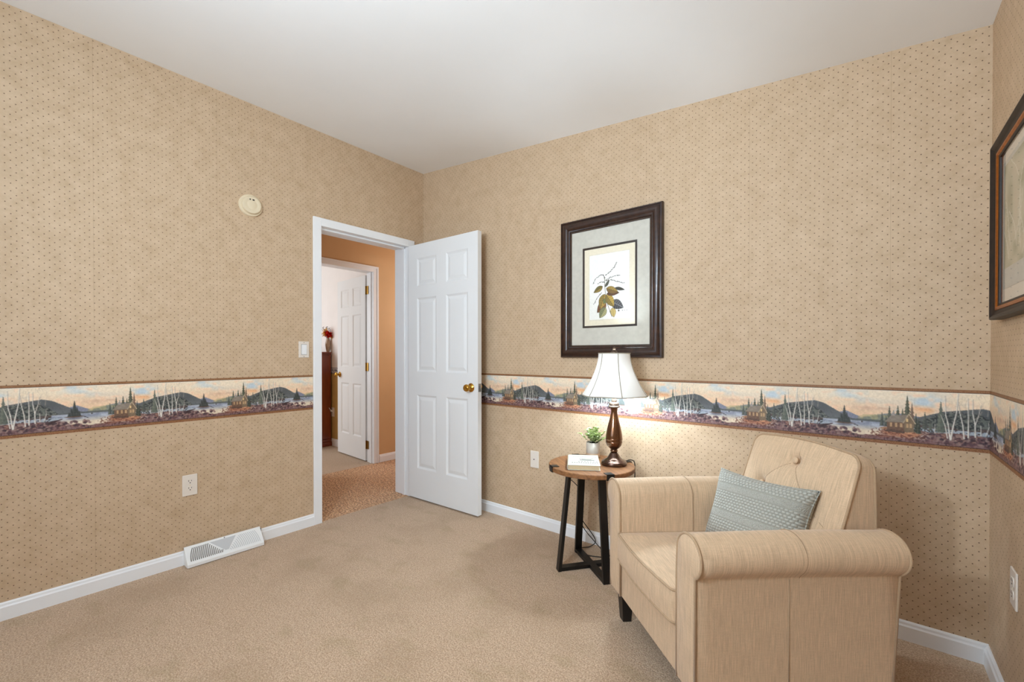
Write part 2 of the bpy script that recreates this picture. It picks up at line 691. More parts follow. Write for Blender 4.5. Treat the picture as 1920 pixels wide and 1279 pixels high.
t_.l(t_.mix(t_.ramp(_h2, .05, 1.1), lin((146, 145, 134)), lin((185, 184, 173))), t_.b.inputs['Base Color'])
t_.b.inputs['Roughness'].default_value = .9
t_.b.inputs['Sheen Weight'].default_value = .2
t_.bump(_h2, .8, .006)
M['quilt'] = t_.m
# table top planks
t_ = NT('rustic_oak_planks')
P_ = t_.pos()
_sp = t_.n('ShaderNodeSeparateXYZ')
t_.l(P_, _sp.inputs[0])
_pl = t_.math('FLOOR', t_.math('DIVIDE', _sp.outputs['Y'], .066))
_wn = t_.n('ShaderNodeTexWhiteNoise', noise_dimensions='1D')
t_.l(_pl, _wn.inputs['W'])
_g = t_.noise(t_.scaled(P_, (7, 70, 70)), 1, 5, .6)
_c = t_.mix(t_.ramp(_g, .3, .7), lin((100, 62, 34)), lin((156, 108, 66)))
_c = t_.mix(t_.math('MULTIPLY', _wn.outputs['Value'], .35), _c, lin((96, 60, 34)))
t_.l(_c, t_.b.inputs['Base Color'])
t_.b.inputs['Roughness'].default_value = .48
t_.bump(_g, .12, .002)
M['oak'] = t_.m

# ------------------------------------------------------------------ room shell
L = 3.272          # right wall
YB = -3.85         # wall behind the camera
H0, H1 = 2.6928, 2.3796   # ceiling height at the left and at the right wall (it slopes)
TH = 0.165         # left wall thickness
DY0, DY1, DZ = -0.895, -0.159, 2.045   # door opening (jamb faces), height
JT = 0.018         # jamb thickness


def ceil_z(x):
    return H0 + (H1 - H0) * x / L


bm = B()
box(bm, (-TH, YB, 0), (0, DY0 - JT, H0))
box(bm, (-TH, DY0 - JT, DZ + JT), (0, DY1 + JT, H0))
box(bm, (-TH, DY1 + JT, 0), (0, 0.0, H0))
struct('wall_left', bm, M['paper_left'], 'wall with dotted tan wallpaper holding the doorway', 'wall')
bm = B()
prism(bm, [(-TH, 0, 0), (L + .12, 0, 0), (L + .12, 0, ceil_z(L)), (L, 0, ceil_z(L)), (0, 0, H0), (-TH, 0, H0)], (0, .12, 0))
struct('wall_back', bm, M['paper_back'], 'dotted tan wallpapered wall behind the armchair and lamp table', 'wall')
bm = B()
box(bm, (L, YB, 0), (L + .12, 0, H1))
struct('wall_right', bm, M['paper_right'], 'dotted tan wallpapered wall at the right edge of the photo', 'wall')
# wall behind the camera with its window opening
WX0, WX1, WZ0, WZ1 = 0.65, 2.45, 0.85, 2.15
bm = B()
box(bm, (0, YB - .12, 0), (WX0, YB, H0 - .3))
box(bm, (WX1, YB - .12, 0), (L, YB, H1))
box(bm, (WX0, YB - .12, 0), (WX1, YB, WZ0))
box(bm, (WX0, YB - .12, WZ1), (WX1, YB, 2.4))
prism(bm, [(0, YB, H0 - .3), (L, YB, H1), (0, YB, H0)], (0, -.12, 0))
prism(bm, [(WX0, YB, 2.3), (WX1, YB, 2.3), (WX1, YB, ceil_z(WX1)), (WX0, YB, ceil_z(WX0))], (0, -.12, 0))
struct('wall_front', bm, M['paper_back'], 'dotted tan wallpapered wall behind the camera', 'wall')
bm = B()
for a, b in (((WX0 - .06, YB, WZ0 - .06), (WX0, YB + .02, WZ1 + .06)), ((WX1, YB, WZ0 - .06), (WX1 + .06, YB + .02, WZ1 + .06)),
             ((WX0, YB, WZ1), (WX1, YB + .02, WZ1 + .06)), ((WX0, YB, WZ0 - .06), (WX1, YB + .03, WZ0)),
             ((1.535, YB - .10, WZ0), (1.565, YB - .06, WZ1))):
    box(bm, a, b)
struct('window_1', bm, M['trim'], 'white framed window behind the camera', 'window')
bm = B()
prism(bm, [(-TH, YB - .12, H0), (0, YB - .12, H0), (L, YB - .12, H1), (L + .12, YB - .12, H1), (L + .12, YB - .12, H1 + .1), (0, YB - .12, H0 + .1), (-TH, YB - .12, H0 + .1)], (0, -YB + .24, 0))
struct('ceiling', bm, M['ceiling'], 'smooth white ceiling sloping down to the right', 'ceiling')
bm = B()
box(bm, (0, YB, -.05), (L, 0, 0))
prism(bm, [(0, -.90, 0), (0, -.10, 0), (-.004, -.30, 0), (-.012, -.6, 0), (-.008, -.85, 0)], (0, 0, -.05))
struct('floor', bm, M['carpet'], 'beige cut-pile carpet of the room', 'floor')

# hall and far room shells
HX, HX2 = -1.165, -1.275       # faces of the wall between hall and far room
FY0, FY1, FZ = -0.40, 0.268, 2.045
bm = B()
box(bm, (HX, -3.4, -.05), (0, 1.6, -.001))
struct('floor_hall', bm, M['hall_carpet'], 'speckled brown frieze carpet in the hall', 'floor')
bm = B()
box(bm, (-4.2, -3.0, -.05), (HX, .4765, -.0005))
struct('floor_far_room', bm, M['far_carpet'], 'tan carpet in the far room beyond the hall', 'floor')
bm = B()
box(bm, (HX2, -3.4, 0), (HX, FY0 - JT, 2.44))
box(bm, (HX2, FY0 - JT, FZ + JT), (HX, FY1 + JT, 2.44))
box(bm, (HX2, FY1 + JT, 0), (HX, 1.6, 2.44))
struct('wall_hall', bm, M['hall_wall'], 'orange tan hall wall with the second doorway', 'wall')
bm = B()
box(bm, (HX, 1.6, 0), (0, 1.7, 2.44))
box(bm, (HX, -3.5, 0), (0, -3.4, 2.44))
box(bm, (-TH - .01, .12, 0), (-TH, 1.6, 2.44))
box(bm, (-TH - .006, -3.4, 0), (-TH - .001, DY0 - .06, 2.44))
struct('wall_hall_end', bm, M['hall_wall'], 'orange tan end walls of the hall', 'wall')
bm = B()
box(bm, (-4.3, -3.5, 2.44), (-TH, 1.7, 2.5))
struct('ceiling_hall', bm, M['ceiling'], 'white ceiling of the hall and far room', 'ceiling')
bm = B()
box(bm, (-4.2, .4765, .96), (HX2, .56, 2.44), mi=0)
box(bm, (-4.2, .4765, 0), (HX2, .56, .96), mi=1)
box(bm, (-4.3, -3.0, 0), (-4.2, .56, 2.44), mi=0)
box(bm, (-4.3, -3.1, 0), (HX2, -3.0, 2.44), mi=0)
struct('wall_far_room', bm, [M['far_upper'], M['far_lower']], 'far room wall, pale above and golden tan below', 'wall')
# far-room border strip with a blue-grey print
cv = Canvas(80, 26, 3, True)
cv.im[:] = (226, 222, 222)
rg = np.random.default_rng(3)
cv.put((cv.V < .16) | (cv.V > .86), (150, 150, 160))
cv.put(((value_noise(26, 80, 5, 14, rg, True) > .52) & (cv.V > .3) & (cv.V < .75)), (120, 122, 134))
o = raster_mesh('trim_1', cv.im, (-3.0, .4750, 1.0), (1.7, 0, 0), (0, 0, -.075), M['mural'], cols=60, cell=.004)
tag(o, 'grey-blue wallpaper border on the far room wall', 'wallpaper border', kind='structure')


def baseboard(name, label, p, q, nrm, h=.0765, t=.014):
    """Profile swept from p to q along the wall, nrm points into the room."""
    p, q, nv = Vector(p), Vector(q), Vector(nrm)
    prof = [(0, 0), (t, 0), (t, h * .74), (t * .72, h * .82), (t * .6, h * .93), (t * .3, h), (0, h)]
    bm = B()
    prism(bm, [p + nv * a + Vector((0, 0, z)) for a, z in prof], q - p)
    return struct(name, bm, M['trim'], label, 'baseboard')


baseboard('baseboard_left', 'white baseboard along the left wall up to the door casing', (0, YB, 0), (0, -.9505, 0), (1, 0, 0))
baseboard('baseboard_back', 'white baseboard behind the lamp table and armchair', (0, 0, 0), (L, 0, 0), (0, -1, 0))
baseboard('baseboard_right', 'white baseboard under the right wall', (L, YB, 0), (L, -.014, 0), (-1, 0, 0))
baseboard('baseboard_hall', 'white baseboard right of the second doorway in the hall', (HX, .3395, 0), (HX, 1.6, 0), (1, 0, 0), .082)
baseboard('baseboard_far_room', 'white baseboard at the foot of the far room wall', (-4.0, .4765, 0), (HX2, .4765, 0), (0, -1, 0), .09)


def casing(name, label, x, sgn, y0, y1, zt, wd, both_profile=False):
    """Door casing on plane x, sgn = side it projects to; opening y0..y1, height zt."""
    t = .016
    a, b = (x, x + sgn * t) if sgn > 0 else (x + sgn * t, x)
    bm = B()
    box(bm, (a, y0 - wd, 0), (b, y0, zt + wd), .003, 2)
    box(bm, (a, y1, 0), (b, y1 + wd, zt + wd), .003, 2)
    box(bm, (a, y0, zt), (b, y1, zt + wd), .003, 2)
    if both_profile:
        c, d = (b, b + sgn * .007) if sgn > 0 else (a + sgn * .007, a)
        box(bm, (c, y0 - wd, 0), (d, y0 - wd + .02, zt + wd), .002, 2)
        box(bm, (c, y1 + wd - .02, 0), (d, y1 + wd, zt + wd), .002, 2)
        box(bm, (c, y0 - wd + .02, zt + wd - .02), (d, y1 + wd - .02, zt + wd), .002, 2)
    return bm


bm = casing('', '', 0, 1, DY0, DY1, DZ, .0555)
# jamb lining and stops
box(bm, (-TH - .012, DY0 - JT, 0), (.004, DY0, DZ))
box(bm, (-TH - .012, DY1, 0), (.004, DY1 + JT, DZ))
box(bm, (-TH - .012, DY0 - JT, DZ), (.004, DY1 + JT, DZ + JT))
box(bm, (-.070, DY0, 0), (-.036, DY0 + .011, DZ), .002, 1)
box(bm, (-.070, DY1 - .011, 0), (-.036, DY1, DZ), .002, 1)
box(bm, (-.070, DY0, DZ - .011), (-.036, DY1, DZ), .002, 1)
struct('trim_2', bm, M['trim'], 'white casing and jamb around the open doorway in the left wall', 'door trim')
bm = casing('', '', HX, 1, FY0, FY1, FZ, .058, True)
box(bm, (HX2 - .004, FY0 - JT, 0), (HX + .004, FY0, FZ))
box(bm, (HX2 - .004, FY1, 0), (HX + .004, FY1 + JT, FZ))
box(bm, (HX2 - .004, FY0 - JT, FZ), (HX + .004, FY1 + JT, FZ + JT))
box(bm, (HX + -.055, FY1 - .010, 0), (HX - .025, FY1, FZ), .002, 1)
struct('trim_3', bm, M['trim'], 'white casing around the second doorway across the hall', 'door trim')


# ------------------------------------------------------------------ six-panel doors
def door_leaf(wd, h, th, cols, rows):
    """Leaf in local frame: x along the width, front face y=0, back y=th; raised panels on both faces."""
    bm = B()
    xs = sorted({0.0, wd} | {v for c in cols for v in c})
    zs = sorted({0.0, h} | {v for r in rows for v in r})

    def face_grid(y, s):
        V = {}
        for i, x in enumerate(xs):
            for k, z in enumerate(zs):
                V[i, k] = bm.verts.new((x, y, z))
        for i in range(len(xs) - 1):
            for k in range(len(zs) - 1):
                q = [V[i, k], V[i + 1, k], V[i + 1, k + 1], V[i, k + 1]]
                isp = any(abs(xs[i] - c[0]) < 1e-6 for c in cols) and any(abs(zs[k] - r[0]) < 1e-6 for r in rows)
                if not isp:
                    bm.faces.new(q)
                    continue
                x0, x1, z0, z1 = xs[i], xs[i + 1], zs[k], zs[k + 1]
                ring = q
                for ins, dep in ((.006, .0035), (.014, .0085), (.019, .0085), (.040, .0025), (.044, .002)):
                    nr = [bm.verts.new((x0 + ins, y + s * dep, z0 + ins)), bm.verts.new((x1 - ins, y + s * dep, z0 + ins)),
                          bm.verts.new((x1 - ins, y + s * dep, z1 - ins)), bm.verts.new((x0 + ins, y + s * dep, z1 - ins))]
                    for j in range(4):
                        bm.faces.new((ring[j], ring[(j + 1) % 4], nr[(j + 1) % 4], nr[j]))
                    ring = nr
                bm.faces.new(ring)
        return V
    A = face_grid(0.0, 1)
    Bk = face_grid(th, -1)
    nx, nz = len(xs), len(zs)
    for i in range(nx - 1):
        for k in (0, nz - 1):
            bm.faces.new((A[i, k], A[i + 1, k], Bk[i + 1, k], Bk[i, k]))
    for k in range(nz - 1):
        for i in (0, nx - 1):
            bm.faces.new((A[i, k], A[i, k + 1], Bk[i, k + 1], Bk[i, k]))
    return bm


def knob_bm(bm, x, z, y0, sgn):
    """Door knob with rose, standing off the face at y0 towards sgn*y."""
    prof = [(.0, 0), (.031, 0), (.032, .003), (.029, .007), (.017, .010), (.0125, .016), (.0125, .026), (.019, .032), (.0255, .040),
            (.0265, .050), (.024, .058), (.017, .062), (.012, .0615), (.006, .060), (.0, .060)]
    Mx = Matrix.Translation((x, y0, z)) @ Matrix.Rotation(-sgn * PI / 2, 4, 'X')
    lathe(bm, prof, seg=28, M=Mx, cap=False)


def hinge_bm(bm, x, y, z):
    lathe(bm, [(0, -.045), (.0055, -.045), (.0055, .045), (0, .045)], c=(x, y, z), seg=12, cap=False)
    uvsphere(bm, (x, y, z + .047), .005, u=8, v=6)


DL = root('door_1', (.0245, -.1735, .012), 0.0305)
tag(DL, 'white six-panel door with brass knob standing open against the back wall', 'door', kind='structure')
lw = .7585
obj('door_leaf', door_leaf(lw, 2.030, .038, [(.105, .330), (.436, .660)], [(.241, .829), (1.013, 1.602), (1.696, 1.918)]), M['door'], DL)
bm = B()
knob_bm(bm, .693, .912, 0.0, -1)
knob_bm(bm, .693, .912, .038, 1)
obj('door_knob', bm, M['brass'], DL, smooth=True, angle=50)
bm = B()
box(bm, (lw, .006, .884), (lw + .0015, .032, .942))
k = obj('latch_plate', bm, M['steel'], DL)
bm = B()
prism(bm, [(lw + .001, .012, .906), (lw + .012, .012, .906), (lw + .001, .026, .906)], (0, 0, .016))
obj('latch_bolt', bm, M['steel'], k)
for zz in (.20, 1.0, 1.82):
    bm = B()
    hinge_bm(bm, -.006, .044, zz)
    obj('hinge', bm, M['brass'], DL, smooth=True)

FA = math.atan2(.053, -.675)
FD = root('door_2', (-1.297, .258, .012), 0)
tag(FD, 'white six-panel door of the far room, half open beyond the hall', 'door', kind='structure')
fw = .675
fbm = door_leaf(fw, 2.015, .035, [(.095, .292), (.385, .585)], [(.241, .829), (1.013, 1.602), (1.696, 1.905)])
# leaf runs from the hinge away from the hall; its front face turns to the viewer
fbm.transform(Matrix.Rotation(FA, 4, 'Z') @ Matrix.Translation((0, -.035, 0)))
obj('door_leaf', fbm, M['door'], FD)
bm = B()
knob_bm(bm, fw - .06, .92, 0.0, 1)
knob_bm(bm, fw - .06, .92, -.035, -1)
bm.transform(Matrix.Rotation(FA, 4, 'Z'))
obj('door_knob', bm, M['brass'], FD, smooth=True, angle=50)
for zz in (.175, 1.02, 1.85):
    bm = B()
    lathe(bm, [(0, -.045), (.006, -.045), (.006, .045), (0, .045)], c=(.012, .0, zz), seg=12, cap=False)
    box(bm, (.0015, .004, zz - .044), (.0035, .034, zz + .044))
    box(bm, (.014, .0035, zz - .044), (.05, .0058, zz + .044))
    obj('hinge', bm, M['dark_brass'], FD)

# ------------------------------------------------------------------ lake-cabin wallpaper border
def paint_border():
    rng = np.random.default_rng(11)
    W, Hh = 520, 206
    cv = Canvas(W, Hh, .5195 / .207, True)
    n1 = value_noise(Hh, W, 5, 8, rng, True)
    n2 = value_noise(Hh, W, 14, 24, rng, True)
    n3 = value_noise(Hh, W, 50, 120, rng, True)
    V, U = cv.V, cv.U
    # sky
    cv.im[:] = (236, 218, 192)
    cv.put(np.clip((V - .1) / .4, 0, 1), (234, 198, 162))
    cv.put(np.clip((n1 - .55) * 4, 0, 1) * np.clip(1 - V / .5, 0, 1), (190, 200, 204), .8)
    cv.put(np.clip((n2 - .6) * 4, 0, 1) * (V < .5), (238, 188, 152), .4)
    def cloud(u, v, ru, rv, col, a):
        d = np.hypot(cv.du(u) / ru, (V - v) / rv) + (n2 - .5) * .9
        cv.put(np.clip(1.15 - d, 0, 1), col, a)
    cloud(.14, .18, .10, .15, (190, 206, 216), .9)
    cloud(.66, .09, .12, .10, (204, 212, 212), .8)
    cloud(.12, .34, .09, .07, (234, 172, 122), .8)
    cloud(.80, .37, .16, .05, (212, 172, 146), .7)
    cloud(.45, .12, .14, .09, (240, 220, 190), .7)
    cloud(.92, .14, .12, .10, (240, 222, 196), .7)

    def ridge(pts, col, jag, a=1.0, seed=0):
        x = np.array([p[0] for p in pts])
        y = np.array([p[1] for p in pts])
        line = np.interp(cv.U[0], x, y)
        r = np.random.default_rng(seed).random(W)
        line = line - jag * r
        m = np.clip((V - line[None, :]) * Hh, 0, 1)
        cv.put(m * (V < .8), col, a)
        return line
    ridge([(0, .45), (.13, .5), (.5, .6), (.56, .52), (.66, .45), (.76, .58), (.80, .56), (.9, .47), (1, .45)], (132, 134, 150), .01, seed=1)
    ridge([(0, .50), (.1, .52), (.5, .62), (.74, .62), (.77, .56), (.85, .50), (.95, .47), (1, .50)], (128, 132, 112), .02, .85, seed=2)
    cv.put((n2 > .55) * (V > .5) * (V < .64) * (U > .72), (170, 158, 112), .5)
    ridge([(0, .62), (.10, .5), (.16, .44), (.24, .36), (.33, .32), (.44, .27), (.50, .31), (.57, .42), (.63, .52), (.70, .62), (1, .64)], (92, 94, 96), .012, seed=3)
    hl = np.abs(cv.im - np.array((92, 94, 96))).sum(-1) < 6
    cv.put(hl * (n3 > .55), (78, 82, 82), .6)
    cv.put(hl * np.clip((V - .42) * 4, 0, 1), (118, 120, 124), .5)
    # far shore
    cv.put((V > .60) * (V < .65) * (U > .5), (88, 92, 92), .8)
    # forest mass behind the birches
    line = np.interp(U[0], [0, .10, .17, .22, .3, .42, .48, .53, .56, 1], [.7, .6, .5, .42, .38, .40, .48, .62, .72, .75])
    m = (V > line[None, :] - .05 * np.random.default_rng(5).random(W)[None, :]) * (V < .76)
    cv.put(m, (70, 74, 72))
    cv.put(m * (n3 > .55), (112, 114, 104), .7)
    cv.put(m * (n3 < .35), (42, 44, 46), .7)
    cv.put(m * (V > .64) * (n2 > .4), (92, 66, 62), .6)
    # water
    lake = (V > .645) * (V < .93) * (U > .5) * (U < .93)
    cv.put(lake, (150, 156, 170))
    cv.put(lake * np.clip((V - .72) / .12, 0, 1), (222, 204, 178))
    cv.put(lake * (n2 > .5) * (V < .76), (190, 196, 206), .5)
    cv.put(lake * (n2 < .4) * (V < .72), (120, 126, 142), .4)
    cv.put((V > .70) * (V < .77) * (U > .07) * (U < .55) * (n3 > .35), (168, 178, 188), .85)
    # ground
    top = np.interp(U[0], [0, .06, .2, .35, .5, .6, .7, .8, .86, .9, 1], [.72, .74, .76, .77, .78, .86, .90, .93, .90, .72, .70])
    g = np.clip((V - top[None, :] + .05 * (n2 - .5)) * 60, 0, 1)
    cv.put(g, (118, 90, 84))
    cv.put(g * (n3 > .56), (168, 142, 130), .75)
    cv.put(g * (n3 < .38), (66, 48, 52), .75)
    cv.put(g * (n2 > .58), (138, 92, 78), .55)
    # sandy clearing by the cabin
    cv.ell(.0, .84, .14, .09, (178, 118, 84), .85)
    cv.ell(.04, .80, .08, .05, (206, 150, 110), .8)
    cv.ell(.16, .86, .06, .03, (206, 196, 188), .8)
    cv.ell(.93, .76, .07, .04, (168, 122, 84), .8)
    cv.put((np.hypot(cv.du(.0) / .2, (V - .85) / .12) < 1) * (n3 < .42), (112, 66, 56), .7)
    cv.put((V > .93) * (n3 > .3), (108, 76, 80), .6)
    # shore bushes
    for _ in range(170):
        u = rng.random() * .62 + .14
        v = .80 + rng.random() * .16
        c = [(84, 56, 62), (124, 92, 92), (60, 42, 50), (150, 124, 116)][rng.integers(4)]
        cv.ell(u, v, .008 + .01 * rng.random(), .02 + .02 * rng.random(), c, .8)
    # fallen log
    cv.poly([(.455, .84), (.50, .77), (.545, .755), (.565, .735), (.57, .75), (.53, .80), (.50, .85)], (64, 44, 46))
    # island
    cv.ell(.645, .71, .075, .022, (96, 76, 64))
    cv.ell(.645, .75, .06, .03, (92, 92, 104), .6)
    for u, vt, wdt in ((.645, .33, .018), (.625, .50, .012), (.662, .48, .013), (.675, .58, .012), (.61, .6, .01)):
        cv.pine(u, vt, .70, wdt, (52, 56, 54), rng, (98, 102, 92))
    # pines around the cabin
    for u, vt, vb, wdt, c in ((-.115, .44, .72, .012, (70, 76, 70)), (-.09, .50, .72, .012, (62, 68, 62)), (-.07, .30, .70, .016, (66, 72, 62)), (-.045, .38, .68, .016, (76, 82, 66)),
                              (-.02, .28, .66, .017, (70, 74, 60)), (.008, .34, .66, .015, (80, 80, 64)), (.035, .08, .62, .021, (66, 70, 54)), (.062, .22, .68, .016, (112, 88, 74)),
                              (.085, .42, .80, .012, (54, 58, 48)), (.10, .50, .82, .012, (60, 64, 54)), (.135, .38, .72, .014, (74, 78, 72)), (.165, .54, .74, .01, (84, 88, 80)),
                              (.222, .16, .76, .022, (88, 94, 84))):
        cv.pine(u, vt, vb, wdt, c, rng, (150, 148, 126))
    # cabin
    cv.poly([(-.085, .70), (-.085, .62), (.02, .60), (.02, .80), (-.085, .77)], (112, 84, 66))
    cv.poly([(-.10, .63), (-.06, .49), (.04, .46), (.02, .62)], (134, 122, 108))
    cv.poly([(.018, .82), (.018, .60), (.045, .45), (.075, .60), (.072, .80)], (122, 102, 80))
    cv.line((.045, .445), (.082, .63), 3, (190, 170, 140))
    cv.line((.045, .445), (.012, .63), 3, (176, 156, 128))
    for u, v in ((-.06, .67), (-.03, .67), (.0, .67), (.035, .67), (.055, .67)):
        cv.poly([(u - .007, v + .05), (u - .007, v - .035), (u + .007, v - .035), (u + .007, v + .05)], (208, 170, 124), .75)
    cv.poly([(.028, .60), (.028, .54), (.04, .54), (.04, .60)], (230, 196, 140))
    cv.poly([(-.055, .50), (-.055, .43), (-.038, .43), (-.038, .50)], (150, 140, 134))
    cv.line((-.05, .43), (-.02, .36), 3, (196, 192, 190), .7)
    cv.poly([(-.10, .82), (-.08, .76), (.02, .80), (.02, .84)], (92, 68, 56))
    # canoe
    cv.poly([(.835, .88), (.85, .925), (.93, .94), (.965, .90), (.93, .905), (.86, .905)], (112, 66, 54))
    cv.line((.84, .885), (.96, .90), 2.2, (182, 142, 120))
    cv.line((.87, .945), (.985, .885), 3, (150, 104, 88))
    # birches
    bw = (224, 218, 206)

    def birch(pts, w0, w1):
        k = len(pts) - 1
        for i in range(k):
            a0, a1 = w0 + (w1 - w0) * i / k, w0 + (w1 - w0) * (i + 1) / k
            cv.line((pts[i][0] + .003, pts[i][1]), (pts[i + 1][0] + .003, pts[i + 1][1]), a0, (96, 84, 80), .5, a1)
            cv.line(pts[i], pts[i + 1], a0, bw, .95, a1)
    birch([(.272, .88), (.262, .60), (.248, .42), (.243, .05)], 4.5, 1.2)
    birch([(.275, .88), (.288, .62), (.305, .36), (.313, .0)], 5, 1.5)
    birch([(.258, .86), (.245, .62), (.222, .42)], 3.6, 1.2)
    birch([(.345, .84), (.338, .60), (.322, .36), (.312, .15)], 4, 1.2)
    birch([(.366, .82), (.366, .5), (.363, .08)], 4, 1.2)
    birch([(.402, .80), (.400, .56), (.388, .36), (.388, .1)], 4, 1.2)
    birch([(.400, .58), (.416, .42), (.43, .2)], 2.6, 1)
    birch([(.43, .76), (.43, .58)], 3, 1.5)
    birch([(.455, .76), (.47, .60), (.465, .5)], 2, 1)
    birch([(.19, .78), (.19, .6)], 2, 1)
    for _ in range(46):
        u = .235 + rng.random() * .24
        v = .06 + rng.random() * .5
        a = (rng.random() - .5) * .05
        cv.line((u, v), (u + a, v - .05 - .08 * rng.random()), 1.1, (186, 170, 150), .55)
    cv.ell(.76, .66, .006, .02, (70, 62, 60))
    cv.ell(.715, .73, .01, .01, (50, 44, 46))
    cv.ell(.73, .745, .008, .01, (50, 44, 46))
    im = np.clip(cv.im + (n3[..., None] - .5) * 20 + (n2[..., None] - .5) * 10, 0, 255)
    im = im.reshape(Hh // 2, 2, W // 2, 2, 3).mean((1, 3))
    # moulded brown bands above and below
    r = np.random.default_rng(4)
    bt = np.ones((7, 260, 3)) * np.array((142, 98, 62)) + (r.random((7, 260, 1)) - .5) * 34
    bt[-1] = (52, 32, 20)
    bt[0] *= .86
    ln = np.ones((1, 260, 3)) * np.array((238, 226, 204))
    bb = np.ones((7, 260, 3)) * np.array((138, 92, 56)) + (r.random((7, 260, 1)) - .5) * 44
    bb[0] = (46, 28, 20)
    return np.concatenate([bt, ln, im, bb], 0)


BIM = paint_border()
ZT, ZB_, PER = 1.0226, .7892, .5195
NC = 260
CELL = PER / NC
yl0 = -3.3
o = raster_mesh('trim_4', BIM, (.0012, yl0, ZT), (0, -.9515 - yl0, 0), (0, 0, ZB_ - ZT), M['mural'], cols=NC, u0=(yl0 + 1.3944) / PER, cell=CELL)
tag(o, 'wallpaper border of lake cabins on the left wall', 'wallpaper border', kind='structure')
o = raster_mesh('trim_5', BIM, (0, -.0012, ZT), (L, 0, 0), (0, 0, ZB_ - ZT), M['mural'], cols=NC, u0=(-2.5068) / PER, cell=CELL)
tag(o, 'wallpaper border of lake cabins behind the lamp', 'wallpaper border', kind='structure')
o = raster_mesh('trim_6', BIM, (L - .0012, -.0012, ZT), (0, -1.8, 0), (0, 0, ZB_ - ZT), M['mural'], cols=NC, u0=(L - 2.5068) / PER, cell=CELL)
tag(o, 'wallpaper border of lake cabins on the right wall', 'wallpaper border', kind='structure')


# ------------------------------------------------------------------ wall fittings
def plate_frame(loc, rz):
    return root


def wall_plate(parent, wd, h, name='cover_plate', m=None):
    bm = B()
    box(bm, (-wd / 2, -.0055, -h / 2), (wd / 2, 0, h / 2), .0024, 2)
    return obj(name, bm, m or M['plate'], parent)


def duplex(loc, rz, label):
    """Plate in local frame: x across, -y out of the wall."""
    r = root('wall_outlet', loc, rz)
    tag(r, label, 'outlet', 'electrical wall plates')
    wall_plate(r, .070, .1155)
    for s in (.0195, -.0195):
        bm = B()
        pts = []
        for k in range(28):
            a = 2 * PI * k / 28
            pts.append((.0172 * math.cos(a), -.0055, s + max(-.0138, min(.0138, .0172 * math.sin(a)))))
        prism(bm, pts, (0, -.002, 0))
        soc = obj('socket', bm, M['plate'], r)
        bm = B()
        box(bm, (-.0078, -.0079, s + .001), (-.0054, -.0072, s + .0095))
        box(bm, (.0054, -.0079, s + .002), (.0076, -.0072, s + .0085))
        lathe(bm, [(0, 0), (.0028, 0), (.0028, .0006), (0, .0006)], seg=12, cap=False, M=Matrix.Translation((0, -.0073, s - .006)) @ Matrix.Rotation(PI / 2, 4, 'X'))
        obj('slots', bm, M['slot'], soc)
    bm = B()
    lathe(bm, [(0, 0), (.003, 0), (.003, .001), (0, .001)], seg=12, cap=False, M=Matrix.Translation((0, -.0055, 0)) @ Matrix.Rotation(PI / 2, 4, 'X'))
    obj('screw', bm, M['cream'], r)
    return r


duplex((0, -1.6463, .4332), PI / 2, 'almond duplex outlet on the left wall above the floor vent')
duplex((L, -.368, .4375), -PI / 2, 'almond duplex outlet low on the right wall')

r = root('jack_plate', (1.1725, 0, .4495), 0)
tag(r, 'almond wall plate with one small round hole, left of the lamp table', 'wall plate', 'electrical wall plates')
wall_plate(r, .068, .1145)
bm = B()
lathe(bm, [(0, 0), (.0042, 0), (.0042, .001), (0, .001)], seg=14, cap=False, M=Matrix.Translation((-.003, -.0055, 0)) @ Matrix.Rotation(PI / 2, 4, 'X'))
obj('jack_hole', bm, M['slot'], r)
for s in (.041, -.042):
    bm = B()
    lathe(bm, [(0, 0), (.0027, 0), (.0027, .0008), (0, .0008)], seg=12, cap=False, M=Matrix.Translation((-.003, -.0055, s)) @ Matrix.Rotation(PI / 2, 4, 'X'))
    obj('screw', bm, M['cream'], r)

r = root('light_switch', (0, -1.0128, 1.1945), PI / 2)
tag(r, 'white rocker light switch left of the doorway', 'light switch')
wall_plate(r, .0685, .108)
bm = B()
prism(bm, [(-.0165, -.0055, -.033), (-.0165, -.0075, -.033), (-.0165, -.0105, .033), (-.0165, -.0055, .033)], (.033, 0, 0))
rk = obj('rocker', bm, M['trim'], r)
bm = B()
box(bm, (-.0182, -.0060, -.0350), (.0182, -.0054, .0350))  # grey sheet standing in for the shaded gap around the rocker
obj('rocker_gap_shade', bm, M['grey_slot'], r)
for s in (.047, -.047):
    bm = B()
    lathe(bm, [(0, 0), (.0027, 0), (.0027, .0008), (0, .0008)], seg=12, cap=False, M=Matrix.Translation((0, -.0055, s)) @ Matrix.Rotation(PI / 2, 4, 'X'))
    obj('screw', bm, M['grey_slot'], r)

r = root('smoke_alarm', (0, -1.334, 2.068), PI / 2)
tag(r, 'round cream smoke alarm high on the left wall', 'smoke alarm')
RX = Matrix.Rotation(PI / 2, 4, 'X')
bm = B()
lathe(bm, [(0, 0), (.0655, 0), (.0655, .010), (.063, .013), (.055, .0135), (0, .0135)], seg=48, cap=False, M=RX)
obj('mounting_base', bm, M['cream'], r, smooth=True)
bm = B()
lathe(bm, [(.0, .0135), (.051, .0135), (.0535, .018), (.0535, .026), (.050, .031), (.036, .0335), (.034, .0325), (.024, .0325), (.022, .0335), (0, .034)], seg=48, cap=False, M=RX)
obj('cover', bm, M['cream'], r, smooth=True)
bm = B()
lathe(bm, [(0, 0), (.004, 0), (.004, .001), (0, .001)], seg=12, cap=False, M=Matrix.Translation((-.012, -.0325, .030)) @ RX)
box(bm, (.001, -.0342, .026), (.012, -.0325, .033))
obj('sounder_slots', bm, M['slot'], r)

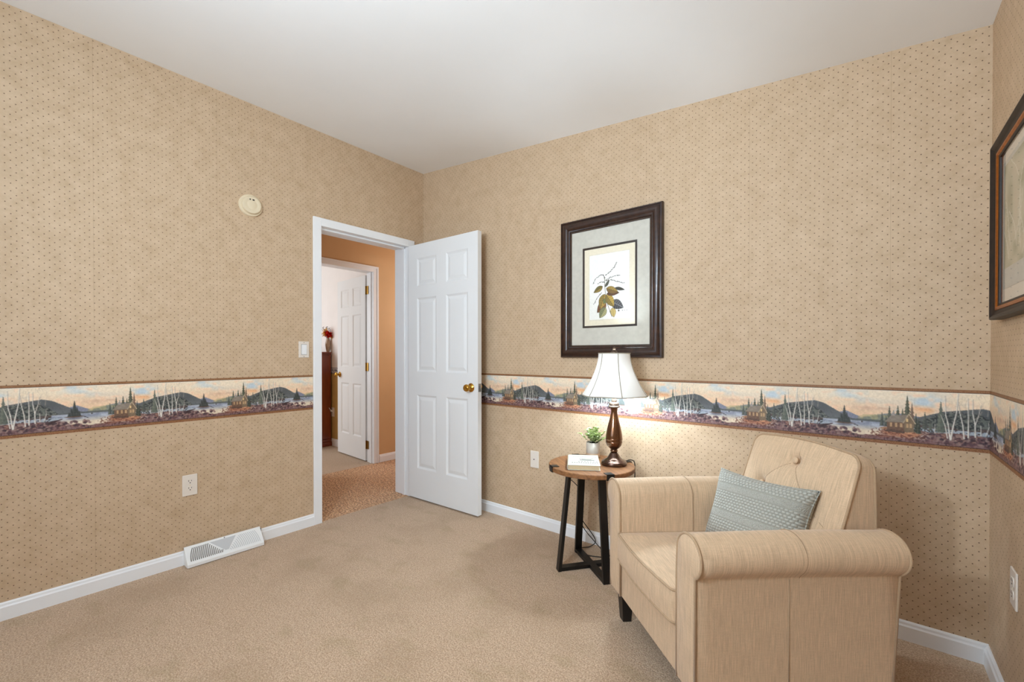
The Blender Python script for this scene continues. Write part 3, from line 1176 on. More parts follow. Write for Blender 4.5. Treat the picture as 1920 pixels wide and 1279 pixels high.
# baseboard register
r = root('floor_register', (0, -1.487, 0), PI / 2)
tag(r, 'white sloped baseboard heating vent with curved louvres against the left wall', 'vent')
vw = .192
A0, A1 = Vector((0, -.086, .022)), Vector((0, -.020, .098))   # slope foot and top
bm = B()
prism(bm, [(-vw, -.0145, .004), (-vw, -.086, .004), (-vw, -.086, .020), (-vw, -.020, .0985), (-vw, -.0145, .0985)], (2 * vw, 0, 0))
obj('housing', bm, M['vent'], r)
eu = (A1 - A0)
en = Vector((0, -eu.z, eu.y)).normalized() * 1
if en.y > 0:
    en = -en


def vpt(u, v, off=.0006):
    """u across (-1..1), v up the slope (0..1)."""
    return Vector((u * vw, 0, 0)) + A0 + eu * v + en * off


def arc_slot(bm, cu, v0, v1, bend, wd):
    n = 8
    prev = None
    for k in range(n + 1):
        v = v0 + (v1 - v0) * k / n
        t = (k / n - .0)
        u = cu + bend * (t * t)
        a, b = bm.verts.new(vpt(u - wd, v)), bm.verts.new(vpt(u + wd, v))
        if prev:
            bm.faces.new((prev[0], prev[1], b, a))
        prev = (a, b)


bm = B()
for i in range(17):
    cu = -.90 + i * .048
    v1 = .88 if i < 9 else max(.3, .88 - (i - 8) * .085)
    arc_slot(bm, cu, .14, v1, .10 * v1, .012)
obj('louvre_slots', bm, M['grey_slot'], r)
bm = B()
for i in range(17):
    cu = .10 + i * .05
    v1 = .88 if i > 7 else min(.88, .25 + i * .085)
    arc_slot(bm, cu, .14, v1, -.10 * v1, .010)
obj('louvre_slots', bm, M['vent_grey'], r)
bm = B()
q = [vpt(-.38, .90, .0008), vpt(.30, .90, .0008), vpt(.04, .22, .0008), vpt(-.04, .22, .0008)]
bm.faces.new([bm.verts.new(p) for p in q])
rr = bmesh.ops.extrude_face_region(bm, geom=bm.faces[:])
for v in rr['geom']:
    if isinstance(v, bmesh.types.BMVert):
        v.co += en * .0008
obj('damper_plate', bm, M['vent_grey'], r)
bm = B()
lathe(bm, [(0, 0), (.003, 0), (.003, .002), (0, .002)], seg=10, cap=False, M=Matrix.Translation(vpt(.0, .95, .0)) @ Matrix.Rotation(PI / 4, 4, 'X'))
obj('screw', bm, M['grey_slot'], r)
bm = B()
box(bm, (vw, -.034, .070), (vw + .003, -.024, .092))
obj('damper_lever', bm, M['slot'], r)


# ------------------------------------------------------------------ picture frames
def frame_mould(bm, x0, x1, z0, z1, prof):
    """Mitred moulding; prof = [(inset, out)] measured from the outer edge, out = distance from the wall."""
    rings = []
    for ins, out in prof:
        rings.append([bm.verts.new((x, -out, z)) for x, z in ((x0 + ins, z0 + ins), (x1 - ins, z0 + ins), (x1 - ins, z1 - ins), (x0 + ins, z1 - ins))])
    for a, b in zip(rings, rings[1:]):
        for k in range(4):
            bm.faces.new((a[k], a[(k + 1) % 4], b[(k + 1) % 4], b[k]))


def paint_botanical():
    W, Hh = 230, 320
    cv = Canvas(W, Hh, W / Hh)
    rng = np.random.default_rng(21)
    cv.im[:] = (232, 222, 198)
    cv.put((cv.U > .10) & (cv.U < .90) & (cv.V > .08) & (cv.V < .93), (226, 217, 196))
    cv.put((cv.U > .115) & (cv.U < .885) & (cv.V > .09) & (cv.V < .92), (238, 237, 230))
    n = value_noise(Hh, W, 60, 44, rng)
    cv.im += (n[..., None] - .5) * 8
    ink = (66, 58, 50)

    def leaf(bu, bv, tu, tv, wd, col, vein, dark=None, tip=0.0):
        A = np.array((bu * cv.asp, bv))
        Bv = np.array((tu * cv.asp, tv))
        d = Bv - A
        Ln = np.hypot(*d)
        d = d / Ln
        nrm = np.array((-d[1], d[0]))
        up, dn = [], []
        for k in range(15):
            t = k / 14
            ww = wd * (math.sin(PI * t ** .8)) ** .9
            c = A + d * Ln * t + nrm * tip * math.sin(PI * t) * wd
            p, q = c + nrm * ww, c - nrm * ww
            up.append((p[0] / cv.asp, p[1]))
            dn.append((q[0] / cv.asp, q[1]))
        cv.poly(up + dn[::-1], col)
        if dark is not None:
            mid = [((A + d * Ln * k / 14 + nrm * tip * math.sin(PI * k / 14) * wd)[0] / cv.asp, (A + d * Ln * k / 14 + nrm * tip * math.sin(PI * k / 14) * wd)[1]) for k in range(15)]
            cv.poly(up + mid[::-1], dark, .75)
        for i in range(14):
            cv.line(up[i], up[i + 1], 1.0, ink, .7)
            cv.line(dn[i], dn[i + 1], 1.0, ink, .7)
        cv.line((bu, bv), (tu, tv), 1.2, vein)
        for k in range(2, 13, 2):
            t = k / 14
            c = A + d * Ln * t
            e = A + d * Ln * min(1, t + .12)
            for s, arr in ((1, up), (-1, dn)):
                f = arr[min(14, k + 1)]
                cv.line((c[0] / cv.asp, c[1]), f, .9, vein, .8)
    gold, olive, brown, dk = (176, 142, 66), (126, 110, 56), (124, 82, 48), (74, 72, 72)
    leaf(.44, .70, .27, .83, .055, (128, 88, 50), (70, 46, 30), (104, 66, 40))
    leaf(.44, .77, .32, .90, .050, (172, 166, 118), (70, 76, 56), (112, 118, 84))
    leaf(.57, .78, .60, .90, .040, (196, 172, 108), (140, 116, 60))
    leaf(.55, .70, .78, .79, .060, dk, (176, 176, 176), (52, 50, 52))
    leaf(.42, .60, .33, .79, .055, gold, (92, 66, 34), olive)
    leaf(.45, .66, .40, .72, .03, (120, 128, 80), (70, 76, 50))
    leaf(.45, .61, .60, .77, .055, (178, 148, 70), (84, 62, 34), (124, 106, 52))
    leaf(.46, .60, .70, .60, .03, (98, 66, 48), (60, 40, 28))
    leaf(.45, .53, .68, .59, .045, (160, 132, 66), (74, 58, 34), (112, 84, 50))
    leaf(.62, .535, .80, .57, .020, (70, 68, 60), (40, 38, 34))
    leaf(.38, .50, .20, .57, .035, (150, 128, 60), (70, 54, 30), (100, 92, 46))
    leaf(.43, .51, .51, .43, .018, (92, 94, 80), (50, 50, 44))
    pts = [(.415, .38), (.42, .50), (.44, .62), (.48, .74), (.56, .89)]
    for a, b in zip(pts, pts[1:]):
        cv.line(a, b, 2.2, (96, 88, 70))

    def spray(pts, n, sp=.012):
        for a, b in zip(pts, pts[1:]):
            cv.line(a, b, .9, (110, 104, 92), .8)
            for k in range(n):
                t = k / n
                u = a[0] + (b[0] - a[0]) * t + (rng.random() - .5) * sp * 1.6
                v = a[1] + (b[1] - a[1]) * t + (rng.random() - .5) * sp
                cv.ell(u, v, .008, .0055, (58, 54, 50), .9)
    spray([(.42, .40), (.40, .36), (.34, .35), (.24, .39), (.18, .46)], 7)
    spray([(.44, .36), (.52, .33), (.60, .28), (.66, .22)], 9)
    spray([(.43, .43), (.52, .40), (.62, .385), (.72, .39)], 7)
    spray([(.43, .43), (.55, .43), (.66, .46), (.80, .49)], 9)
    spray([(.42, .45), (.36, .445), (.27, .46)], 6)
    spray([(.36, .58), (.28, .63), (.20, .72)], 10)
    for u, v, q in ((.69, .82, .02), (.76, .82, .01), (.80, .82, .008), (.84, .82, .008), (.52, .83, .007), (.545, .83, .006)):
        cv.ell(u, v, q, q * .8, (70, 66, 60), .9)
    cv.line((.22, .925), (.42, .925), .9, (176, 172, 160), .5)
    cv.line((.56, .915), (.84, .915), .9, (176, 172, 160), .5)
    return np.clip(cv.im, 0, 255)


px0, px1, pz0, pz1 = 1.395, 2.052, 1.1425, 1.9975
r = root('framed_botanical_print', (0, 0, 0), 0)
r.location = ((px0 + px1) / 2, 0, pz0)
bpy.context.view_layer.update()
tag(r, 'large dark-framed botanical print of a leafy sprig hanging above the lamp', 'picture', 'framed pictures on the walls')
bm = B()
frame_mould(bm, px0, px1, pz0, pz1, [(0, .001), (0, .022), (.003, .027), (.009, .027), (.011, .023), (.015, .024), (.020, .031), (.030, .035), (.042, .034), (.052, .028),
                                     (.056, .022), (.060, .023), (.065, .021), (.066, .014), (.076, .014), (.076, .008)])
obj('frame', bm, M['frame_wood'], r, world=True, smooth=True, angle=35)
bm = B()
zb_, bx = .0705, .0065
for (xa, za), (xb, zb2) in ((((px0 + zb_), (pz0 + zb_)), ((px1 - zb_), (pz0 + zb_))), (((px0 + zb_), (pz1 - zb_)), ((px1 - zb_), (pz1 - zb_))),
                            (((px0 + zb_), (pz0 + zb_)), ((px0 + zb_), (pz1 - zb_))), (((px1 - zb_), (pz0 + zb_)), ((px1 - zb_), (pz1 - zb_)))):
    Ln = math.hypot(xb - xa, zb2 - za)
    k = int(Ln / bx)
    for i in range(k + 1):
        t = i / k
        rr = bmesh.ops.create_icosphere(bm, subdivisions=1, radius=.0028)
        bmesh.ops.translate(bm, verts=rr['verts'], vec=(xa + (xb - xa) * t, -.0150, za + (zb2 - za) * t))
obj('beaded_edge', bm, M['bead'], r, world=True, smooth=True, angle=180)
ix0, ix1, iz0, iz1 = 1.550, 1.901, 1.325, 1.8145
bm = B()
for a_, b_ in (((px0 + .070, pz0 + .070), (ix0, pz1 - .070)), ((ix1, pz0 + .070), (px1 - .070, pz1 - .070)), ((ix0, pz0 + .070), (ix1, iz0)), ((ix0, iz1), (ix1, pz1 - .070))):
    box(bm, (a_[0], -.0105, a_[1]), (b_[0], -.004, b_[1]))
obj('mat_board', bm, M['mat_board'], r, world=True)
bm = B()
frame_mould(bm, ix0 - .001, ix1 + .001, iz0 - .001, iz1 + .001, [(0, .0100), (0, .0122), (.0025, .0130), (.0115, .0122), (.0125, .009)])
obj('inner_fillet', bm, M['fillet'], r, world=True)
raster_mesh('print', paint_botanical(), (ix0 + .008, -.0095, iz1 - .008), (ix1 - ix0 - .016, 0, 0), (0, 0, -(iz1 - iz0 - .016)), M['print'], r)
bm = B()
box(bm, (px0 + .072, -.0142, pz0 + .072), (px1 - .072, -.0132, pz1 - .072))
obj('glass_pane', bm, M['glass'], r, world=True)
bm = B()
box(bm, (px0 + .03, -.006, pz0 + .03), (px1 - .03, -.001, pz1 - .03))
obj('backing_board', bm, M['frame_dark'], r, world=True)


def paint_fern():
    W, Hh = 190, 160
    cv = Canvas(W, Hh, W / Hh)
    rng = np.random.default_rng(9)
    cv.im[:] = (196, 188, 160)
    n = value_noise(Hh, W, 7, 8, rng)
    cv.put(np.clip((n - .4) * 3, 0, 1), (150, 146, 116), .7)
    cv.put(np.clip((.4 - n) * 3, 0, 1), (214, 196, 170), .6)
    for _ in range(26):
        u, v, a = rng.random(), .2 + rng.random() * .8, -PI / 2 + (rng.random() - .5) * 1.8
        for k in range(9):
            u2, v2 = u + .035 * math.cos(a), v + .05 * math.sin(a)
            cv.line((u, v), (u2, v2), 1.6, (232, 226, 206), .8)
            for s in (-1, 1):
                b = a + s * .9
                cv.line((u2, v2), (u2 + .03 * math.cos(b), v2 + .04 * math.sin(b)), 1.0, (226, 220, 198), .6)
            u, v = u2, v2
            a += (rng.random() - .5) * .5
    return np.clip(cv.im, 0, 255)


# picture on the right wall: local frame x across (to the camera), -y out of the wall
r = root('framed_fern_print', (L, -.527, 1.28), -PI / 2)
tag(r, 'dark framed print with copper inner line hanging on the right wall', 'picture', 'framed pictures on the walls')
fx0, fx1, fz0, fz1 = -.355, .355, -.004, .586
bm = B()
frame_mould(bm, fx0, fx1, fz0, fz1, [(0, .001), (0, .026), (.002, .0305), (.007, .0315), (.011, .028), (.018, .022), (.026, .019), (.030, .019)])
frame_mould(bm, fx0 + .043, fx1 - .043, fz0 + .043, fz1 - .043, [(0, .0175), (.003, .0175), (.008, .0155), (.009, .006)])
obj('frame', bm, M['frame_dark'], r, smooth=True, angle=35)
bm = B()
frame_mould(bm, fx0 + .030, fx1 - .030, fz0 + .030, fz1 - .030, [(0, .018), (.001, .0215), (.006, .0225), (.011, .0215), (.0135, .017)])
obj('copper_liner', bm, M['copper'], r, smooth=True, angle=50)
bm = B()
box(bm, (fx0 + .02, -.008, fz0 + .02), (fx1 - .02, -.002, fz1 - .02))
obj('mat_board', bm, M['cream_mat'], r)
bm = B()
box(bm, (fx0 + .064, -.0090, fz0 + .095), (fx1 - .064, -.008, fz1 - .080))
obj('paper_sheet', bm, M['mat_board'], r)
o = raster_mesh('print', paint_fern(), (fx0 + .082, -.0093, fz1 - .095), (fx1 - fx0 - .164, 0, 0), (0, 0, -(fz1 - fz0 - .255)), M['print'])
o.parent = r
bm = B()
box(bm, (fx0 + .050, -.0135, fz0 + .050), (fx1 - .050, -.0125, fz1 - .050))
obj('glass_pane', bm, M['glass'], r)

# ------------------------------------------------------------------ side table
TC = Vector((1.752, -.268, 0))
TR, TZ, TT = .231, .562, .024
ANG = [math.radians(a) for a in (-37, 53, 143, 233)]
r = root('side_table', TC, math.radians(-37))
tag(r, 'round wood-topped side table with black metal legs beside the armchair', 'side table')
bm = B()
lathe(bm, [(0, TZ - TT), (TR - .002, TZ - TT), (TR, TZ - TT + .002), (TR, TZ - .003), (TR - .003, TZ), (0, TZ)], seg=96, cap=False)
obj('table_top', bm, M['oak'], r, smooth=True, angle=30)
for k in range(4):
    Rz = Matrix.Rotation(k * PI / 2, 4, 'Z')
    bm = B()
    r0, r1, hw = .196, .137, .0195
    pts = [(r0, -hw, 0), (r0, hw, 0), (r0 - .017, hw, 0), (r0 - .017, -hw, 0)]
    vs = prism(bm, pts, (r1 - r0, 0, TZ - TT))
    bm.transform(Rz)
    obj('leg', bm, M['black_metal'], r)
    bm = B()
    arc = [(TR * math.cos(a), TR * math.sin(a)) for a in np.linspace(-.088, .088, 7)]
    for rr0, rr1, z0, z1 in ((TR + .0005, TR + .0035, TZ - TT - .003, TZ + .003), (TR - .038, TR + .0035, TZ + .0003, TZ + .003), (TR - .038, TR + .0035, TZ - TT - .003, TZ - TT - .0003)):
        a = [(rr1 * math.cos(t), rr1 * math.sin(t), z0) for t in np.linspace(-.088, .088, 7)]
        sc = rr0 / rr1
        b = [(rr0 * math.cos(t * (1 if rr0 > .22 else TR / rr0)), rr0 * math.sin(t * (1 if rr0 > .22 else TR / rr0)), z0) for t in np.linspace(.088, -.088, 7)]
        prism(bm, a + b, (0, 0, z1 - z0))
    bm.transform(Rz)
    obj('edge_bracket', bm, M['black_metal'], r)
for k in range(2):
    bm = B()
    zt_ = .021 if k == 0 else .0208
    box(bm, (-.180, -.0192, 0.0015), (.180, .0192, zt_), .001, 1)
    bm.transform(Matrix.Rotation(k * PI / 2, 4, 'Z'))
    obj('cross_stretcher', bm, M['black_metal'], r)

# ------------------------------------------------------------------ table lamp
LC = Vector((1.855, -.203, TZ + .0005))
r = root('table_lamp', LC, .9)
tag(r, 'lit bronze table lamp with white bell shade on the round side table', 'lamp')
K = .000566
bm = B()
lathe(bm, [(0, 0), (.066, 0), (.0685, .003), (.0690, .010), (.0675, .017), (.0640, .021), (.0575, .0225), (.0555, .026), (.047, .030), (.037, .038), (.030, .047), (.0245, .057), (.020, .064), (.0165, .067), (0, .067)], seg=56, cap=False)
obj('lamp_base', bm, M['bronze_dark'], r, smooth=True, angle=50)
bm = B()
lathe(bm, [(0, .067), (.0155, .067), (.0195, .071), (.0205, .076), (.0185, .0805), (.0165, .083), (.021, .087), (.031, .095), (.039, .105), (.0430, .117), (.0436, .1205), (.0446, .1215), (.0446, .1235), (.0438, .1245),
           (.0445, .138), (.0456, .139), (.0456, .141), (.0446, .142), (.0445, .146), (.0435, .160), (.0400, .183), (.0345, .207), (.0285, .230), (.0225, .255), (.0178, .278), (.0168, .290), (.0185, .302), (.0235, .311), (.0, .311)], seg=56, cap=False)
obj('lamp_body', bm, M['bronze'], r, smooth=True, angle=50)
bm = B()
lathe(bm, [(0, .311), (.0310, .311), (.0318, .314), (.0310, .318), (.0275, .321), (.0265, .330), (.0245, .337), (.0215, .340), (.0150, .342), (.0145, .352), (.0130, .354), (.0130, .385), (0, .385)], seg=40, cap=False)
obj('collar', bm, M['nickel'], r, smooth=True, angle=40)
bm = B()
uvsphere(bm, (0, 0, .455), .030, (1, 1, 1.1), 20, 12)
lathe(bm, [(.012, .385), (.013, .410), (.016, .428)], seg=16, cap=False)
obj('light_bulb', bm, M['bulb'], r, smooth=True, angle=180)
SZ0, SZ1 = .376, .604
prof_sh = []
for k in range(15):
    t = k / 14
    rad = .174 + (.0845 - .174) * (1 - (1 - t) ** 1.75)
    prof_sh.append((rad, SZ0 + (SZ1 - SZ0) * t))
bm = B()
rings = []
for rad, z in prof_sh:
    ring = []
    for k in range(72):
        a = 2 * PI * k / 72
        c = math.cos(6 * a)
        # shallow flats between the six ribs, scalloped foot
        rr_ = rad * (1 - .012 * (1 - c) / 2)
        dz = .0025 * (1 - c) / 2 * (1 - (z - SZ0) / (SZ1 - SZ0)) ** 3
        ring.append(bm.verts.new((rr_ * math.cos(a), rr_ * math.sin(a), z + dz)))
    rings.append(ring)
for a, b in zip(rings, rings[1:]):
    for k in range(72):
        bm.faces.new((a[k], a[(k + 1) % 72], b[(k + 1) % 72], b[k]))
shade = obj('lamp_shade', bm, M['shade'], r, smooth=True, angle=180)
shade.rotation_euler = (0, 0, math.radians(-90) + YAW + .0 - .9)
bm = B()
for j in range(6):
    a = 2 * PI * j / 6
    tube(bm, [((rad + .0005) * math.cos(a), (rad + .0005) * math.sin(a), z) for rad, z in prof_sh], .0022, seg=6)
for rad, z, sc in ((prof_sh[0][0], SZ0, 1), (prof_sh[-1][0], SZ1, 0)):
    pts = []
    for k in range(72):
        a = 2 * PI * k / 72
        c = (1 - math.cos(6 * a)) / 2
        pts.append((rad * (1 - .012 * c) * math.cos(a), rad * (1 - .012 * c) * math.sin(a), z + .0025 * c * sc))
    tube(bm, pts, .0028, closed=True, seg=6)
obj('shade_trim', bm, M['shade_trim'], shade, smooth=True, angle=180)
bm = B()
for s in (-1, 1):
    tube(bm, smooth_path([(s * .012, 0, .375), (s * .040, 0, .41), (s * .046, 0, .47), (s * .03, 0, .57), (0, 0, .606)], 6), .0018, seg=6)
for j in range(3):
    a = 2 * PI * j / 3
    tube(bm, [(0, 0, .604), (.083 * math.cos(a), .083 * math.sin(a), .600)], .0015, seg=6)
obj('harp', bm, M['nickel'], r)
bm = B()
lathe(bm, [(0, .604), (.018, .604), (.019, .608), (.016, .614), (.009, .618), (.0065, .622), (.0085, .627), (.0095, .632), (.006, .637), (0, .640)], seg=24, cap=False)
obj('finial', bm, M['nickel'], r, smooth=True, angle=50)
CF, CR = Vector((-.6335, .7737, 0)), Vector((.7737, .6335, 0))


def cp(X, Z, z):
    """Point X to the right of, Z ahead of the camera stand, height z above the floor."""
    return Vector((CAM.x, CAM.y, 0)) + CR * X + CF * Z + Vector((0, 0, z))


bm = B()
tube(bm, smooth_path([cp(.62, 2.37, .570), cp(.645, 2.40, .575), cp(.668, 2.415, .571), cp(.682, 2.42, .562), cp(.690, 2.43, .53), cp(.693, 2.45, .44), cp(.695, 2.50, .30),
                      cp(.66, 2.52, .15), cp(.60, 2.50, .04), cp(.55, 2.47, .006), cp(.48, 2.47, .006), cp(.41, 2.50, .006), cp(.37, 2.53, .007), cp(.40, 2.575, .008), cp(.47, 2.59, .012),
                      cp(.50, 2.60, .05), cp(.43, 2.63, .15), cp(.41, 2.64, .20)], 7), .0028, seg=8)
obj('power_cord', bm, M['cord'], r, world=True, smooth=True, angle=180)
# second cable behind the table
bm = B()
tube(bm, smooth_path([cp(.320, 2.44, .530), cp(.325, 2.47, .48), cp(.335, 2.52, .44), cp(.375, 2.60, .39), cp(.425, 2.63, .33), cp(.432, 2.64, .28), cp(.415, 2.64, .23), cp(.405, 2.62, .19), cp(.43, 2.60, .12), cp(.49, 2.57, .05), cp(.53, 2.52, .018), cp(.57, 2.46, .006)], 7), .0026, seg=8)
o = obj('cable', bm, M['cord'], None, smooth=True, angle=180)
tag(o, 'thin black cable hanging down behind the round table to the carpet', 'cable')

# ------------------------------------------------------------------ book, plant
bk = root('book', (1.732, -.314, TZ + .0006), math.radians(31.5))
tag(bk, 'ivory hardcover book lying on the round side table', 'book')
bw_, bd_, bt_ = .1630, .2360, .0265
bm = B()
box(bm, (-bw_ / 2, -bd_ / 2, 0), (bw_ / 2, bd_ / 2, .0022), .0008, 1)
box(bm, (-bw_ / 2, -bd_ / 2, bt_ - .0022), (bw_ / 2, bd_ / 2, bt_), .0008, 1)
n = 8
pts = []
for k in range(n + 1):
    a = PI / 2 + PI * k / n
    pts.append((-bw_ / 2 + .001 + .008 * math.cos(a), -bd_ / 2, bt_ / 2 + bt_ / 2 * math.sin(a)))
for k in range(n, -1, -1):
    a = PI / 2 + PI * k / n
    pts.append((-bw_ / 2 + .001 + .0055 * math.cos(a), -bd_ / 2, bt_ / 2 + (bt_ / 2 - .0022) * math.sin(a)))
prism(bm, pts, (0, bd_, 0))
obj('cover', bm, M['book'], bk, smooth=True, angle=30)
bm = B()
box(bm, (-bw_ / 2 - .004, -bd_ / 2 + .004, .0022), (bw_ / 2 - .006, bd_ / 2 - .004, bt_ - .0022))
obj('page_block', bm, M['pages'], bk)
bm = B()
zt2 = bt_ + .0002


def mark(x0, y0, x1, y1):
    box(bm, (x0, y0, bt_ - .0001), (x1, y1, zt2))


rnd = random.Random(5)
mark(-.024, .030, .050, .037)
mark(-.022, -.012, .056, .004)
mark(-.010, .004, .040, .012)
for k in range(14):
    x = -.056 + k * .0092
    mark(x, .070, x + .0045, .077)
for k in range(7):
    x = -.030 + k * .0155
    mark(x, -.044, x + .0065, -.031)
for k in range(12):
    x = -.064 + k * .0118
    mark(x, -.071, x + .006, -.057)
obj('cover_print', bm, M['ink'], bk)

pl = root('potted_plant', (1.682, -.120, TZ + .0006), 0)
tag(pl, 'small artificial green plant in a pale round pot behind the book', 'plant')
bm = B()
lathe(bm, [(0, .026), (.0385, .026), (.0395, .028), (.0395, .085), (.0385, .087), (.0355, .087), (.035, .075), (0, .075)], seg=40, cap=False)
obj('pot', bm, M['pot'], pl, smooth=True, angle=40)
bm = B()
lathe(bm, [(0, 0), (.0375, 0), (.0385, .002), (.0388, .026), (0, .026)], seg=40, cap=False)
obj('pot_foot', bm, M['pot_base'], pl, smooth=True, angle=40)
bm = B()
lathe(bm, [(0, .076), (.0345, .076), (.02, .082), (0, .084)], seg=24, cap=False)
obj('moss', bm, M['soil'], pl, smooth=True)
rnd = random.Random(3)
bl, bs = B(), B()


def leaf_mesh(bm, p, d, up, ln, wd):
    d = d.normalized()
    s = d.cross(up)
    s = s.normalized() if s.length > 1e-4 else d.orthogonal().normalized()
    nrm = s.cross(d)
    rows = []
    for k in range(6):
        t = k / 5
        ww = wd * math.sin(PI * min(1, t * .94 + .05)) ** .8
        c = p + d * ln * t - Vector((0, 0, 1)) * ln * .25 * t * t
        rows.append((bm.verts.new(c - s * ww + nrm * ww * .3), bm.verts.new(c), bm.verts.new(c + s * ww + nrm * ww * .3)))
    for a, b in zip(rows, rows[1:]):
        bm.faces.new((a[0], a[1], b[1], b[0]))
        bm.faces.new((a[1], a[2], b[2], b[1]))


for i in range(34):
    az = rnd.random() * 2 * PI
    el = .35 + rnd.random() * 1.15
    d = Vector((math.cos(az) * math.cos(el), math.sin(az) * math.cos(el), math.sin(el)))
    p0 = Vector((rnd.uniform(-.018, .018), rnd.uniform(-.018, .018), .078))
    ln = .05 + rnd.random() * .038
    path = [p0 + d * ln * t + Vector((0, 0, .008 * t - .012 * t * t)) for t in (0, .33, .66, 1)]
    tube(bs, path, .0009, seg=5)
    for j, t in enumerate((.4, .58, .76, .9, 1.0)):
        pp = p0 + d * ln * t
        for s in (-1, 1):
            a2 = az + s * (1.0 - .5 * (t - .4)) + rnd.uniform(-.3, .3)
            dd = Vector((math.cos(a2) * .8, math.sin(a2) * .8, .25 + .5 * rnd.random())) + d * .5
            if rnd.random() < .66:
                leaf_mesh(bl, pp, dd, Vector((0, 0, 1)), .022 + rnd.random() * .012, .0078 + rnd.random() * .0035)
obj('foliage', bl, M['leaf'], pl, smooth=True, angle=180)
obj('stems', bs, M['soil'], pl)

# ------------------------------------------------------------------ armchair
S = 1.025
AO = cp(.529 * S, 1.246 * S, 0)                # near front corner, outer face of the near arm
Dv = (CR * math.cos(.045) + CF * math.sin(.045))
Wv = (CF * math.cos(.147) - CR * math.sin(.147))
CW = .668


def ch(d, w_, z):
    """Chair frame: d from the front backwards, w_ from the near arm across, z up."""
    return AO + Dv * d + Wv * w_ + Vector((0, 0, z))


arm = root('armchair', ch(.3, CW / 2, 0), YAW + .07)
tag(arm, 'beige linen rolled-arm armchair with buttoned back angled in the corner', 'armchair')
ZBASE = .132
ZSEAT0, ZSEAT1 = .298, .402
AT = .104


def arm_profile(sg):
    """(w, z) outline of an arm: sg=+1 near arm (outer side w=0), sg=-1 far arm."""
    pts = [(AT, ZBASE), (AT, .470)]
    cx, cz, R_ = .034, .548, .064
    for k in range(0, 25):
        a = math.radians(5 + k * (232 / 24))
        pts.append((cx + R_ * math.cos(a) * 1.03, cz + R_ * math.sin(a)))
    pts.append((.0, .490))
    pts.append((.0, ZBASE))
    if sg < 0:
        pts = [(CW - w_, z) for w_, z in pts]
    return pts


DEP = .607
for sg in (1, -1):
    prof = arm_profile(sg)
    bm = B()
    rows = []
    nd = 14
    for i in range(nd + 1):
        d = DEP * i / nd
        rows.append([bm.verts.new(ch(d + (.016 * (i / nd) ** 4 if z > .487 else 0), w_ - sg * (.006 * (i / nd) ** 2 if z > .487 else 0), z + .004 * math.sin(PI * i / nd) * (z > .5))) for w_, z in prof])
    np_ = len(prof)
    for a, b in zip(rows, rows[1:]):
        for k in range(np_):
            bm.faces.new((a[k], a[(k + 1) % np_], b[(k + 1) % np_], b[k]))
    # slightly padded front and back caps
    for row, s in ((rows[0], -1), (rows[-1], 1)):
        cw = sum((v.co for v in row), Vector()) / np_
        inner = [bm.verts.new(v.co.lerp(cw, .14) + Dv * s * .006) for v in row]
        for k in range(np_):
            bm.faces.new((row[k], row[(k + 1) % np_], inner[(k + 1) % np_], inner[k]))
        bm.faces.new(inner)
    ao = obj('arm', bm, M['linen'], arm, world=True, smooth=True, angle=50)
    for dd_ in (-.001, DEP + .001):
        bm = B()
        fl = dd_ > .3
        tube(bm, [ch(dd_ + (.016 if fl and z > .487 else 0), w_ - sg * (.006 if fl and z > .487 else 0), z) for w_, z in prof], .0042, seg=8)
        obj('piping', bm, M['piping'], ao, world=True, smooth=True, angle=180)
    for line_ in ([ch(.315, w_ + (.0015 if w_ < .034 and sg > 0 else 0) * 0, z + .0045 * (z > .5)) for w_, z in prof[0:28]],
                  [ch(.285, (-.0002 if sg > 0 else CW + .0002), z) for z in (ZBASE, .3, .486)]):
        bm = B()
        tube(bm, line_, .0021, seg=6)
        obj('seam', bm, M['seam'], ao, world=True, smooth=True, angle=180)

# base frame under the seat
def slab(front, back, n_out, rings=18, crown=0.0, dimples=(), grooves=(), nrm=Vector((0, 0, 1)), uvw=None, mid=None):
    """Pad between two matching outlines: the front one gets a crowned, dimpled face."""
    bm = B()
    n = len(front)
    c = sum(front, Vector()) / n
    prev = [bm.verts.new(p) for p in front]
    first = prev
    for i in range(1, rings + 1):
        s = 1 - i / (rings + .0)
        g = (1 - s ** 3.2)
        if i == rings:
            pts = [c]
        else:
            pts = [c + (p - c) * s for p in front]
        cur = []
        for p in pts:
            h = crown * g
            for q, depth, sig in dimples:
                dd = (p - q).length
                h -= depth * math.exp(-(dd / sig) ** 2) + depth * .55 * math.exp(-(dd / (sig * 2.4)) ** 2)
            for a, b, depth in grooves:
                ab = b - a
                t = max(0, min(1, (p - a).dot(ab) / ab.length_squared))
                dd = (p - a - ab * t).length
                h -= depth * math.exp(-(dd / .012) ** 2)
            cur.append(bm.verts.new(p + nrm * h))
        if len(cur) == 1:
            for k in range(n):
                bm.faces.new((prev[k], prev[(k + 1) % n], cur[0]))
        else:
            for k in range(n):
                bm.faces.new((prev[k], prev[(k + 1) % n], cur[(k + 1) % n], cur[k]))
        prev = cur
    loops = [first]
    for m_ in (mid or []):
        loops.append([bm.verts.new(p) for p in m_])
    loops.append([bm.verts.new(p) for p in back])
    for a, b in zip(loops, loops[1:]):
        for k in range(n):
            bm.faces.new((a[k], a[(k + 1) % n], b[(k + 1) % n], b[k]))
    bm.faces.new(loops[-1])
    return bm


